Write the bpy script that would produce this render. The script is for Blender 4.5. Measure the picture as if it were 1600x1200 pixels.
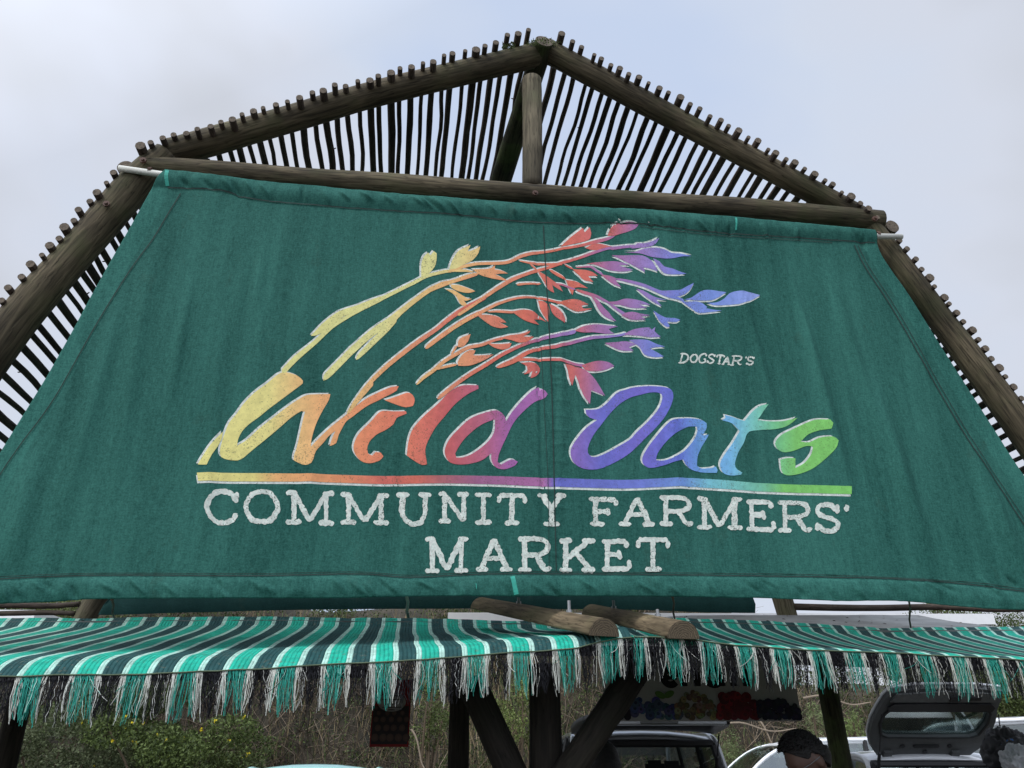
import bpy, bmesh, math, random
from mathutils import Vector, Matrix, noise, geometry
R = math.radians
random.seed(7)
scene = bpy.context.scene
for o in list(bpy.data.objects): bpy.data.objects.remove(o)

# ------------------------------------------------------------------ camera
TH = math.atan(580/1200)
CAMZ = 1.6
cam = bpy.data.cameras.new("camera"); cam.sensor_width = 36; cam.lens = 27; cam.clip_end = 3000; cam.clip_start = .05
camo = bpy.data.objects.new("camera", cam); scene.collection.objects.link(camo)
camo.location = (0, 0, CAMZ); camo.rotation_euler = (math.pi/2 + TH, 0, 0)
scene.camera = camo

# ------------------------------------------------------------------ world, sun, exposure
SUN_EL, SUN_AZ = R(48), R(218)          # azimuth clockwise from +Y: behind the camera, to the left
w = bpy.data.worlds.new("World"); scene.world = w; w.use_nodes = True
nt = w.node_tree; nt.nodes.clear()
def N(nt, t, **k):
    n = nt.nodes.new(t)
    for a, b in k.items():
        if a.startswith('i_'): n.inputs[int(a[2:])].default_value = b
        else: setattr(n, a, b)
    return n
sky = N(nt, 'ShaderNodeTexSky', sky_type='NISHITA', sun_disc=False)
sky.sun_elevation = SUN_EL; sky.sun_rotation = SUN_AZ; sky.air_density = 1.2; sky.dust_density = 2
bg1 = N(nt, 'ShaderNodeBackground'); bg1.inputs[1].default_value = 0.05
nt.links.new(sky.outputs[0], bg1.inputs[0])
tc = N(nt, 'ShaderNodeTexCoord')
mp = N(nt, 'ShaderNodeMapping'); mp.inputs['Scale'].default_value = (1, 1, 1.6); mp.inputs['Location'].default_value = (.35, .2, .1)
nt.links.new(tc.outputs['Generated'], mp.inputs[0])
n1 = N(nt, 'ShaderNodeTexNoise'); n1.inputs['Scale'].default_value = 1.3; n1.inputs['Detail'].default_value = 4; n1.inputs['Roughness'].default_value = .54; n1.inputs['Distortion'].default_value = .3
nt.links.new(mp.outputs[0], n1.inputs['Vector'])
cr = N(nt, 'ShaderNodeValToRGB')
cr.color_ramp.elements[0].position = .34; cr.color_ramp.elements[0].color = (.56, .585, .64, 1)
cr.color_ramp.elements[1].position = .68; cr.color_ramp.elements[1].color = (.54, .63, .81, 1)
e = cr.color_ramp.elements.new(.46); e.color = (.63, .67, .765, 1)
e = cr.color_ramp.elements.new(.56); e.color = (.61, .675, .80, 1)
nt.links.new(n1.outputs[0], cr.inputs[0])
# a bluer band straight above the roof ridge, greyer cloud to the sides
sep = N(nt, 'ShaderNodeSeparateXYZ'); nt.links.new(tc.outputs['Generated'], sep.inputs[0])
ab = N(nt, 'ShaderNodeMath', operation='MULTIPLY_ADD'); ab.inputs[1].default_value = 1; ab.inputs[2].default_value = .0
nt.links.new(sep.outputs[0], ab.inputs[0])
aa = N(nt, 'ShaderNodeMath', operation='ABSOLUTE'); nt.links.new(ab.outputs[0], aa.inputs[0])
sb = N(nt, 'ShaderNodeMath', operation='MULTIPLY_ADD'); sb.inputs[1].default_value = -.34; sb.inputs[2].default_value = .1
nt.links.new(aa.outputs[0], sb.inputs[0])
ad = N(nt, 'ShaderNodeMath', operation='ADD'); nt.links.new(n1.outputs[0], ad.inputs[0]); nt.links.new(sb.outputs[0], ad.inputs[1])
nt.links.new(ad.outputs[0], cr.inputs[0])
bg2 = N(nt, 'ShaderNodeBackground'); bg2.inputs[1].default_value = 1.0
nt.links.new(cr.outputs[0], bg2.inputs[0])
SD = Vector((math.sin(SUN_AZ)*math.cos(SUN_EL), math.cos(SUN_AZ)*math.cos(SUN_EL), math.sin(SUN_EL)))
dt = N(nt, 'ShaderNodeVectorMath', operation='DOT_PRODUCT'); dt.inputs[1].default_value = SD
nt.links.new(tc.outputs['Generated'], dt.inputs[0])
gl = N(nt, 'ShaderNodeMapRange'); gl.inputs['From Min'].default_value = .3; gl.inputs['From Max'].default_value = 1; gl.inputs['To Min'].default_value = 1.07; gl.inputs['To Max'].default_value = 3.1
nt.links.new(dt.outputs['Value'], gl.inputs['Value'])
zb_ = N(nt, 'ShaderNodeMapRange'); zb_.inputs['From Min'].default_value = .80; zb_.inputs['From Max'].default_value = 1; zb_.inputs['To Min'].default_value = 1; zb_.inputs['To Max'].default_value = 1.9
nt.links.new(sep.outputs[2], zb_.inputs['Value']); zm = N(nt, 'ShaderNodeMath', operation='MULTIPLY'); nt.links.new(gl.outputs[0], zm.inputs[0]); nt.links.new(zb_.outputs[0], zm.inputs[1])
nt.links.new(zm.outputs[0], bg2.inputs[1])
mx = N(nt, 'ShaderNodeMixShader'); mx.inputs[0].default_value = .9
nt.links.new(bg1.outputs[0], mx.inputs[1]); nt.links.new(bg2.outputs[0], mx.inputs[2])
ow = N(nt, 'ShaderNodeOutputWorld'); nt.links.new(mx.outputs[0], ow.inputs[0])

sun = bpy.data.lights.new("sun", 'SUN'); sun.energy = 1.5; sun.angle = R(14); sun.color = (1, .97, .92)
suno = bpy.data.objects.new("sun", sun); scene.collection.objects.link(suno)
d = Vector((math.sin(SUN_AZ)*math.cos(SUN_EL), math.cos(SUN_AZ)*math.cos(SUN_EL), math.sin(SUN_EL)))
suno.rotation_euler = d.to_track_quat('Z', 'Y').to_euler(); suno.location = d*60
vs = scene.view_settings; vs.view_transform = 'Standard'; vs.look = 'None'; vs.exposure = 0.1; vs.gamma = 1
try: vs.use_curve_mapping = False
except Exception: pass

# ------------------------------------------------------------------ pixel <-> place helpers (used to place things at real depths)
CF = Vector((0, math.cos(TH), math.sin(TH))); CU = Vector((0, -math.sin(TH), math.cos(TH))); CR = Vector((1, 0, 0)); CC = Vector((0, 0, CAMZ))
def ray(px, py): return CF + CR*((px-800)/1200) - CU*((py-600)/1200)
YAW = R(8.0)
FO = Vector((0, 3.5, 0)); FUv = Vector((math.cos(YAW), math.sin(YAW), 0)); FN = Vector((-math.sin(YAW), math.cos(YAW), 0))
def F(px, py, w=0.0):
    r = ray(px, py); o = FO + FN*w
    t = (o-CC).dot(FN)/r.dot(FN)
    p = CC + r*t - FO
    return (p.dot(FUv), p.z)
def LW(u, v, w=0.0): return FO + FUv*u + FN*w + Vector((0, 0, v))
def FP(px, py, w=0.0):
    u, v = F(px, py, w); return LW(u, v, w)
def P(px, py, Y):
    r = ray(px, py); return CC + r*(Y/r.y)

def VZ(u, w, py):                      # height at facade position (u, w) that is seen at picture row py
    dy = LW(u, 0, w).y; k = (py-600)/1200
    return CAMZ + dy*(math.sin(TH)-k*math.cos(TH))/(math.cos(TH)+k*math.sin(TH))

# ------------------------------------------------------------------ mesh builder
def lin(c): return c/12.92 if c <= .04045 else ((c+.055)/1.055)**2.4
def srgb(r, g, b): return (lin(r), lin(g), lin(b))
class MB:
    def __init__(s): s.v = []; s.f = []; s.m = []; s.uv = []; s.c = []; s.usec = False
    def add(s, v, col=None):
        s.v.append(Vector(v)); s.c.append(col or (1, 1, 1))
        if col: s.usec = True
        return len(s.v)-1
    def face(s, idx, m=0, uv=None):
        s.f.append(tuple(idx)); s.m.append(m); s.uv.append(uv)
    def quad(s, a, b, c, d, m=0, col=None):
        i = [s.add(x, col) for x in (a, b, c, d)]; s.face(i, m)
    def box(s, c, sx, sy, sz, M=None, m=0, col=None, bev=0.0):
        c = Vector(c); M = M or Matrix.Identity(3); vs = []
        if bev <= 0:
            for dx, dy, dz in ((-1,-1,-1),(1,-1,-1),(1,1,-1),(-1,1,-1),(-1,-1,1),(1,-1,1),(1,1,1),(-1,1,1)):
                vs.append(s.add(c + M@Vector((dx*sx/2, dy*sy/2, dz*sz/2)), col))
            for q in ((0,3,2,1),(4,5,6,7),(0,1,5,4),(1,2,6,5),(2,3,7,6),(3,0,4,7)): s.face([vs[i] for i in q], m)
        else:
            bm = bmesh.new(); bmesh.ops.create_cube(bm, size=1)
            for vv in bm.verts: vv.co = Vector((vv.co.x*sx, vv.co.y*sy, vv.co.z*sz))
            bmesh.ops.bevel(bm, geom=bm.edges[:], offset=bev, segments=2, affect='EDGES')
            bm.verts.index_update(); b0 = len(s.v)
            for vv in bm.verts: s.add(c + M@vv.co, col)
            for ff in bm.faces: s.face([b0+x.index for x in ff.verts], m)
            bm.free()
    def tube(s, pts, rad, n=10, caps=True, m=0, mcap=None, col=None, squash=None, twist=0):
        pts = [Vector(p) for p in pts]; k = len(pts)
        if not hasattr(rad, '__len__'): rad = [rad]*k
        t0 = (pts[1]-pts[0]).normalized()
        a = Vector((0, 0, 1)) if abs(t0.z) < .9 else Vector((0, 1, 0))
        nx = t0.cross(a).normalized(); rings = []; L = 0; Ls = []
        for i in range(k):
            t = (pts[min(i+1, k-1)]-pts[max(i-1, 0)]).normalized()
            nx = (nx - t*nx.dot(t)).normalized(); ny = t.cross(nx)
            if i: L += (pts[i]-pts[i-1]).length
            Ls.append(L); ring = []
            for j in range(n):
                an = 2*math.pi*j/n
                ring.append(s.add(pts[i] + (nx*math.cos(an) + ny*math.sin(an))*rad[i], col))
            rings.append(ring)
        off = random.random()*10
        for i in range(k-1):
            for j in range(n):
                j2 = (j+1) % n
                c = 2*math.pi*max(rad[i], 1e-4)
                u0, u1 = off + c*j/n, off + c*(j+1)/n
                s.face((rings[i][j], rings[i][j2], rings[i+1][j2], rings[i+1][j]), m, ((u0, Ls[i]), (u1, Ls[i]), (u1, Ls[i+1]), (u0, Ls[i+1])))
        if caps:
            mc = m if mcap is None else mcap
            for ring, ce, rv in ((rings[0], pts[0], True), (rings[-1], pts[-1], False)):
                ci = s.add(ce, col)
                for j in range(n):
                    a1, b1 = ring[j], ring[(j+1) % n]
                    s.face((b1, a1, ci) if rv else (a1, b1, ci), mc, ((off, 0), (off+.02, 0), (off, .02)))
    def ball(s, c, rx, ry=None, rz=None, nu=16, nv=10, M=None, m=0, col=None, fn=None):
        ry = ry or rx; rz = rz or rx; c = Vector(c); M = M or Matrix.Identity(3); g = []
        for i in range(nv+1):
            ph = math.pi*i/nv; row = []
            for j in range(nu):
                th = 2*math.pi*j/nu
                p = Vector((rx*math.sin(ph)*math.cos(th), ry*math.sin(ph)*math.sin(th), rz*math.cos(ph)))
                if fn: p = fn(p)
                row.append(s.add(c + M@p, col))
            g.append(row)
        for i in range(nv):
            for j in range(nu):
                j2 = (j+1) % nu; s.face((g[i][j], g[i+1][j], g[i+1][j2], g[i][j2]), m)
    def build(s, name, mats, parent=None, smooth=False, origin=None):
        if not isinstance(mats, (list, tuple)): mats = [mats]
        o0 = Vector(origin) if origin is not None else (WO[parent] if parent is not None else Vector((0, 0, 0)))
        me = bpy.data.meshes.new(name); me.from_pydata([p-o0 for p in s.v], [], s.f)
        for mt in mats: me.materials.append(mt)
        me.polygons.foreach_set('material_index', s.m)
        if any(u is not None for u in s.uv):
            l = me.uv_layers.new(name='UVMap'); data = []
            for fi, f in enumerate(s.f):
                uv = s.uv[fi]
                for k in range(len(f)): data += list(uv[k]) if uv else [0, 0]
            l.data.foreach_set('uv', data)
        if s.usec:
            at = me.color_attributes.new('Col', 'FLOAT_COLOR', 'POINT'); data = []
            for c in s.c: data += [c[0], c[1], c[2], 1]
            at.data.foreach_set('color', data)
        if smooth: me.polygons.foreach_set('use_smooth', [True]*len(me.polygons))
        me.update()
        ob = bpy.data.objects.new(name, me); scene.collection.objects.link(ob)
        WO[ob] = o0.copy()
        if parent is not None: ob.parent = parent; ob.location = o0 - WO[parent]
        else: ob.location = o0
        return ob
WO = {}
def tag(o, label=None, cat=None, group=None, kind=None):
    if label: o['label'] = label
    if cat: o['category'] = cat
    if group: o['group'] = group
    if kind: o['kind'] = kind
    return o
def thing(name, label, cat, loc, group=None):
    o = bpy.data.objects.new(name, None); scene.collection.objects.link(o); o.location = loc; WO[o] = Vector(loc); o.empty_display_size = .1
    return tag(o, label, cat, group)
def copy_tree(o, parent=None):
    c = o.copy(); scene.collection.objects.link(c)
    if parent is not None: c.parent = parent
    for ch in list(o.children): copy_tree(ch, c)
    return c

# ------------------------------------------------------------------ materials
def mat(name):
    m = bpy.data.materials.new(name); m.use_nodes = True; nt = m.node_tree
    return m, nt, nt.nodes['Principled BSDF'], nt.nodes['Material Output']
def simple(name, col, rough=.6, metal=0, noise_amt=.15, scale=20, coat=0, bump=0, spec=None, bscale=None):
    m, nt, b, o = mat(name)
    n = N(nt, 'ShaderNodeTexNoise'); n.inputs['Scale'].default_value = scale; n.inputs['Detail'].default_value = 5
    t = N(nt, 'ShaderNodeTexCoord'); nt.links.new(t.outputs['Object'], n.inputs['Vector'])
    r = N(nt, 'ShaderNodeValToRGB'); r.color_ramp.elements[0].position = .3; r.color_ramp.elements[1].position = .7
    r.color_ramp.elements[0].color = tuple(c*(1-noise_amt) for c in col)+(1,)
    r.color_ramp.elements[1].color = tuple(min(1, c*(1+noise_amt)) for c in col)+(1,)
    nt.links.new(n.outputs[0], r.inputs[0]); nt.links.new(r.outputs[0], b.inputs['Base Color'])
    b.inputs['Roughness'].default_value = rough; b.inputs['Metallic'].default_value = metal
    if coat: b.inputs['Coat Weight'].default_value = coat
    if spec is not None: b.inputs['Specular IOR Level'].default_value = spec
    if bump:
        n2 = N(nt, 'ShaderNodeTexNoise'); n2.inputs['Scale'].default_value = bscale or scale*3; n2.inputs['Detail'].default_value = 4
        nt.links.new(t.outputs['Object'], n2.inputs['Vector'])
        bp = N(nt, 'ShaderNodeBump'); bp.inputs['Strength'].default_value = bump; bp.inputs['Distance'].default_value = .02
        nt.links.new(n2.outputs[0], bp.inputs['Height']); nt.links.new(bp.outputs[0], b.inputs['Normal'])
    return m
def wood(name, dark, light, moss=(.05, .07, .02), mossamt=.3, gs=1.0, bump=.5):
    m, nt, b, o = mat(name)
    uv = N(nt, 'ShaderNodeUVMap'); tc = N(nt, 'ShaderNodeTexCoord')
    mp = N(nt, 'ShaderNodeMapping'); mp.inputs['Scale'].default_value = (60*gs, 5*gs, 1)
    nt.links.new(uv.outputs[0], mp.inputs[0])
    n = N(nt, 'ShaderNodeTexNoise'); n.inputs['Scale'].default_value = 1; n.inputs['Detail'].default_value = 6; n.inputs['Distortion'].default_value = .6
    nt.links.new(mp.outputs[0], n.inputs['Vector'])
    r = N(nt, 'ShaderNodeValToRGB'); r.color_ramp.elements[0].position = .3; r.color_ramp.elements[1].position = .72
    r.color_ramp.elements[0].color = dark+(1,); r.color_ramp.elements[1].color = light+(1,)
    nt.links.new(n.outputs[0], r.inputs[0])
    n2 = N(nt, 'ShaderNodeTexNoise'); n2.inputs['Scale'].default_value = 3.2; n2.inputs['Detail'].default_value = 7; n2.inputs['Roughness'].default_value = .65
    nt.links.new(tc.outputs['Object'], n2.inputs['Vector'])
    r2 = N(nt, 'ShaderNodeValToRGB'); r2.color_ramp.elements[0].position = .48; r2.color_ramp.elements[1].position = .66
    r2.color_ramp.elements[0].color = (0, 0, 0, 1); r2.color_ramp.elements[1].color = (mossamt*2,)*3+(1,)
    nt.links.new(n2.outputs[0], r2.inputs[0])
    mx = N(nt, 'ShaderNodeMixRGB'); mx.inputs[2].default_value = moss+(1,)
    nt.links.new(r2.outputs[0], mx.inputs[0]); nt.links.new(r.outputs[0], mx.inputs[1])
    n3 = N(nt, 'ShaderNodeTexNoise'); n3.inputs['Scale'].default_value = 1.7; n3.inputs['Detail'].default_value = 3
    nt.links.new(tc.outputs['Object'], n3.inputs['Vector'])
    r3 = N(nt, 'ShaderNodeValToRGB'); r3.color_ramp.elements[0].position = .35; r3.color_ramp.elements[1].position = .65
    r3.color_ramp.elements[0].color = (.48, .46, .43, 1); r3.color_ramp.elements[1].color = (1.22, 1.18, 1.1, 1)
    nt.links.new(n3.outputs[0], r3.inputs[0])
    ml = N(nt, 'ShaderNodeMixRGB', blend_type='MULTIPLY'); ml.inputs[0].default_value = 1
    nt.links.new(mx.outputs[0], ml.inputs[1]); nt.links.new(r3.outputs[0], ml.inputs[2])
    mp4 = N(nt, 'ShaderNodeMapping'); mp4.inputs['Scale'].default_value = (34*gs, 1.6*gs, 1); nt.links.new(uv.outputs[0], mp4.inputs[0])
    n4 = N(nt, 'ShaderNodeTexNoise'); n4.inputs['Scale'].default_value = 1; n4.inputs['Detail'].default_value = 3; nt.links.new(mp4.outputs[0], n4.inputs['Vector'])
    r4 = N(nt, 'ShaderNodeValToRGB'); r4.color_ramp.elements[0].position = .485; r4.color_ramp.elements[0].color = (1, 1, 1, 1); r4.color_ramp.elements[1].position = .515; r4.color_ramp.elements[1].color = (1, 1, 1, 1)
    e4 = r4.color_ramp.elements.new(.5); e4.color = (.25, .24, .22, 1); nt.links.new(n4.outputs[0], r4.inputs[0])
    m5 = N(nt, 'ShaderNodeMixRGB', blend_type='MULTIPLY'); m5.inputs[0].default_value = .8; nt.links.new(ml.outputs[0], m5.inputs[1]); nt.links.new(r4.outputs[0], m5.inputs[2])
    vk = N(nt, 'ShaderNodeTexVoronoi'); vk.inputs['Scale'].default_value = 1; mp6 = N(nt, 'ShaderNodeMapping'); mp6.inputs['Scale'].default_value = (4*gs, 2.4*gs, 1); nt.links.new(uv.outputs[0], mp6.inputs[0]); nt.links.new(mp6.outputs[0], vk.inputs['Vector'])
    r6 = N(nt, 'ShaderNodeValToRGB'); r6.color_ramp.elements[0].position = .03; r6.color_ramp.elements[0].color = (.2, .18, .15, 1); r6.color_ramp.elements[1].position = .075; r6.color_ramp.elements[1].color = (1, 1, 1, 1); nt.links.new(vk.outputs['Distance'], r6.inputs[0])
    m7 = N(nt, 'ShaderNodeMixRGB', blend_type='MULTIPLY'); m7.inputs[0].default_value = .8; nt.links.new(m5.outputs[0], m7.inputs[1]); nt.links.new(r6.outputs[0], m7.inputs[2])
    nt.links.new(m7.outputs[0], b.inputs['Base Color'])
    b.inputs['Roughness'].default_value = .85; b.inputs['Specular IOR Level'].default_value = .25
    bp = N(nt, 'ShaderNodeBump'); bp.inputs['Strength'].default_value = bump; bp.inputs['Distance'].default_value = .006
    nt.links.new(n.outputs[0], bp.inputs['Height']); nt.links.new(bp.outputs[0], b.inputs['Normal'])
    return m
def vcol(name, rough=.7, speck=.0, speckscale=300, transl=0, noise_amt=.2, nscale=40, bump=0, bscale=600, speckcol=(.03, .1, .08)):
    m, nt, b, o = mat(name)
    at = N(nt, 'ShaderNodeAttribute', attribute_name='Col'); tc = N(nt, 'ShaderNodeTexCoord')
    n = N(nt, 'ShaderNodeTexNoise'); n.inputs['Scale'].default_value = nscale; n.inputs['Detail'].default_value = 6; n.inputs['Roughness'].default_value = .65
    nt.links.new(tc.outputs['Object'], n.inputs['Vector'])
    r = N(nt, 'ShaderNodeValToRGB'); r.color_ramp.elements[0].position = .3; r.color_ramp.elements[1].position = .7
    r.color_ramp.elements[0].color = (1-noise_amt,)*3+(1,); r.color_ramp.elements[1].color = (1+noise_amt*.5,)*3+(1,)
    nt.links.new(n.outputs[0], r.inputs[0])
    ml = N(nt, 'ShaderNodeMixRGB', blend_type='MULTIPLY'); ml.inputs[0].default_value = 1
    nt.links.new(at.outputs['Color'], ml.inputs[1]); nt.links.new(r.outputs[0], ml.inputs[2]); out = ml.outputs[0]
    if speck:
        n2 = N(nt, 'ShaderNodeTexNoise'); n2.inputs['Scale'].default_value = speckscale; n2.inputs['Detail'].default_value = 3
        nt.links.new(tc.outputs['Object'], n2.inputs['Vector'])
        n4 = N(nt, 'ShaderNodeTexNoise'); n4.inputs['Scale'].default_value = 6; n4.inputs['Detail'].default_value = 3
        nt.links.new(tc.outputs['Object'], n4.inputs['Vector'])
        sm = N(nt, 'ShaderNodeMath', operation='MULTIPLY_ADD'); sm.inputs[1].default_value = .35
        nt.links.new(n4.outputs[0], sm.inputs[0]); nt.links.new(n2.outputs[0], sm.inputs[2])
        r2 = N(nt, 'ShaderNodeValToRGB'); r2.color_ramp.elements[0].position = .78; r2.color_ramp.elements[1].position = .86
        r2.color_ramp.elements[0].color = (0, 0, 0, 1); r2.color_ramp.elements[1].color = (speck,)*3+(1,)
        nt.links.new(sm.outputs[0], r2.inputs[0])
        mx = N(nt, 'ShaderNodeMixRGB'); mx.inputs[2].default_value = speckcol+(1,)
        nt.links.new(r2.outputs[0], mx.inputs[0]); nt.links.new(out, mx.inputs[1]); out = mx.outputs[0]
    nt.links.new(out, b.inputs['Base Color']); b.inputs['Roughness'].default_value = rough; b.inputs['Specular IOR Level'].default_value = .2
    if bump:
        n3 = N(nt, 'ShaderNodeTexNoise'); n3.inputs['Scale'].default_value = bscale; nt.links.new(tc.outputs['Object'], n3.inputs['Vector'])
        bp = N(nt, 'ShaderNodeBump'); bp.inputs['Strength'].default_value = bump; bp.inputs['Distance'].default_value = .003
        nt.links.new(n3.outputs[0], bp.inputs['Height']); nt.links.new(bp.outputs[0], b.inputs['Normal'])
    if transl:
        tr = N(nt, 'ShaderNodeBsdfTranslucent'); nt.links.new(out, tr.inputs[0])
        ms = N(nt, 'ShaderNodeMixShader'); ms.inputs[0].default_value = transl
        nt.links.new(b.outputs[0], ms.inputs[1]); nt.links.new(tr.outputs[0], ms.inputs[2]); nt.links.new(ms.outputs[0], o.inputs[0])
    return m
def cloth_green(name, ca, cb, transl=.3):
    m, nt, b, o = mat(name)
    tc = N(nt, 'ShaderNodeTexCoord'); at = N(nt, 'ShaderNodeAttribute', attribute_name='Col')
    def nz(scale, vec=(1, 1, 1), det=4, rg=.5):
        mp = N(nt, 'ShaderNodeMapping'); mp.inputs['Scale'].default_value = vec; nt.links.new(tc.outputs['Object'], mp.inputs[0])
        n = N(nt, 'ShaderNodeTexNoise'); n.inputs['Scale'].default_value = scale; n.inputs['Detail'].default_value = det; n.inputs['Roughness'].default_value = rg
        nt.links.new(mp.outputs[0], n.inputs['Vector']); return n.outputs[0]
    big = nz(1.4, (1, 1, .45), 5, .6); weft = nz(120, (.35, 1, 1), 2); warp = nz(120, (1, 1, .25), 2); streak = nz(9, (1, 1, .09), 4, .6); fine = nz(170, (1, 1, 1), 1)
    def add(a, ka, b2, kb):
        x = N(nt, 'ShaderNodeMath', operation='MULTIPLY'); x.inputs[1].default_value = ka; nt.links.new(a, x.inputs[0])
        y = N(nt, 'ShaderNodeMath', operation='MULTIPLY_ADD'); y.inputs[1].default_value = kb; nt.links.new(b2, y.inputs[0]); nt.links.new(x.outputs[0], y.inputs[2]); return y.outputs[0]
    s1 = add(big, .33, streak, .36); s2 = add(weft, .5, warp, .5)
    s2 = add(s2, .6, fine, .4)
    s3 = add(s1, 1.15, s2, .85)
    r = N(nt, 'ShaderNodeValToRGB'); r.color_ramp.elements[0].position = .57; r.color_ramp.elements[1].position = 1.0
    r.color_ramp.elements[0].color = ca+(1,); r.color_ramp.elements[1].color = cb+(1,)
    nt.links.new(s3, r.inputs[0])
    ml = N(nt, 'ShaderNodeMixRGB', blend_type='MULTIPLY'); ml.inputs[0].default_value = 1
    nt.links.new(r.outputs[0], ml.inputs[1]); nt.links.new(at.outputs['Color'], ml.inputs[2])
    # faded / grimy blotches
    bl = nz(5, (1, 1, .6), 6, .7); r4 = N(nt, 'ShaderNodeValToRGB'); r4.color_ramp.elements[0].position = .6; r4.color_ramp.elements[1].position = .8
    r4.color_ramp.elements[0].color = (0, 0, 0, 1); r4.color_ramp.elements[1].color = (.5, .5, .5, 1); nt.links.new(bl, r4.inputs[0])
    mx = N(nt, 'ShaderNodeMixRGB'); mx.inputs[2].default_value = (.06, .10, .07, 1); nt.links.new(r4.outputs[0], mx.inputs[0]); nt.links.new(ml.outputs[0], mx.inputs[1])
    out = mx.outputs[0]
    nt.links.new(out, b.inputs['Base Color']); b.inputs['Roughness'].default_value = .8; b.inputs['Specular IOR Level'].default_value = .15
    bp = N(nt, 'ShaderNodeBump'); bp.inputs['Strength'].default_value = .35; bp.inputs['Distance'].default_value = .003
    nt.links.new(s2, bp.inputs['Height']); nt.links.new(bp.outputs[0], b.inputs['Normal'])
    tr = N(nt, 'ShaderNodeBsdfTranslucent'); nt.links.new(out, tr.inputs[0])
    ms = N(nt, 'ShaderNodeMixShader'); ms.inputs[0].default_value = transl
    nt.links.new(b.outputs[0], ms.inputs[1]); nt.links.new(tr.outputs[0], ms.inputs[2]); nt.links.new(ms.outputs[0], o.inputs[0])
    return m

M_pole = wood('creosoted_pole', (.038, .032, .021), (.165, .138, .092), moss=(.07, .085, .035), mossamt=.28)
M_king = wood('weathered_pole', (.06, .053, .038), (.17, .148, .105), moss=(.10, .12, .06), mossamt=.2)
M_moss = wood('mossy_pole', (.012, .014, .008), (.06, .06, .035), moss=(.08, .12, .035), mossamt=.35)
M_lath = wood('lath_bark', (.034, .026, .022), (.115, .088, .074), moss=(.05, .055, .035), mossamt=.15, gs=2.2)
M_grain = simple('cut_end_grain', (.115, .09, .065), .9, noise_amt=.55, scale=90)
M_post = wood('shaded_post', (.012, .010, .008), (.035, .03, .024), moss=(.02, .026, .012), mossamt=.15)  # pole wood with the shade under the awnings darkened into its colour
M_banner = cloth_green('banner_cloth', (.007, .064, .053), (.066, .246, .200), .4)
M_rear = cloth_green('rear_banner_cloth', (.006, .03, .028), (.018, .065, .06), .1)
M_paint = vcol('banner_paint', .7, speck=.55, speckscale=140, transl=.12, noise_amt=.18, nscale=30, bump=.2, bscale=400, speckcol=(.09, .09, .06))
M_white = vcol('white_banner_paint', .7, speck=.9, speckscale=150, transl=.1, noise_amt=.34, nscale=45, bump=.25, bscale=400, speckcol=(.10, .13, .10))
M_thread = simple('dark_thread', (.015, .035, .03), .9)
M_awn = vcol('woven_stripe_cloth', .65, transl=.2, noise_amt=.36, nscale=26, bump=.6, bscale=350, speck=.5, speckscale=70, speckcol=(.16, .17, .12))
M_fringe = vcol('fringe_yarn', .6, noise_amt=.35, nscale=160, transl=.1)
M_pvc = simple('white_pipe', (.62, .62, .56), .4, noise_amt=.15, scale=8)
M_rust = simple('rusty_wire', (.085, .04, .026), .7)
M_steel = simple('galvanised_steel', (.26, .265, .27), .5, metal=.5)
M_blk = simple('black_plastic', (.012, .012, .013), .5)
M_cord = simple('grey_cord', (.2, .19, .17), .8)

# ------------------------------------------------------------------ ground and bank
def sstep(a, b, x):
    t = max(0, min(1, (x-a)/(b-a))); return t*t*(3-2*t)
def bankz(x, y):
    q = x/max(y, 12)
    top = 5.15 - 2.0*sstep(.26, .33, q) + 1.2*sstep(.46, .56, q)
    s = sstep(14.8, 20.5, y + .4*math.sin(x*.5))
    return s*top + noise.noise(Vector((x*.35, y*.35, 0)))*.35*s + noise.noise(Vector((x*1.2, y*1.2, 4)))*.06
def ground():
    mb = MB(); xs = [-400, -150, -60, -30] + [-20+i*.5 for i in range(81)] + [30, 60, 150, 400]
    ys = [-400, -100, -30, -10] + [-4+i*.5 for i in range(64)] + [30, 45, 90, 200, 600]
    g = [[mb.add((x, y, bankz(x, y)*(1 if y < 40 else 1))) for x in xs] for y in ys]
    for i in range(len(ys)-1):
        for j in range(len(xs)-1): mb.face((g[i][j], g[i][j+1], g[i+1][j+1], g[i+1][j]))
    m, nt, b, o = mat('ground_soil')
    tc = N(nt, 'ShaderNodeTexCoord'); n = N(nt, 'ShaderNodeTexNoise'); n.inputs['Scale'].default_value = 1.5; n.inputs['Detail'].default_value = 10; n.inputs['Roughness'].default_value = .7
    nt.links.new(tc.outputs['Object'], n.inputs['Vector']); r = N(nt, 'ShaderNodeValToRGB')
    r.color_ramp.elements[0].position = .35; r.color_ramp.elements[1].position = .7
    r.color_ramp.elements[0].color = (.014, .014, .008, 1); r.color_ramp.elements[1].color = (.055, .042, .026, 1)
    nt.links.new(n.outputs[0], r.inputs[0]); nt.links.new(r.outputs[0], b.inputs['Base Color']); b.inputs['Roughness'].default_value = .95
    tag(mb.build('ground', m, smooth=True), kind='structure')
ground()

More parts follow.
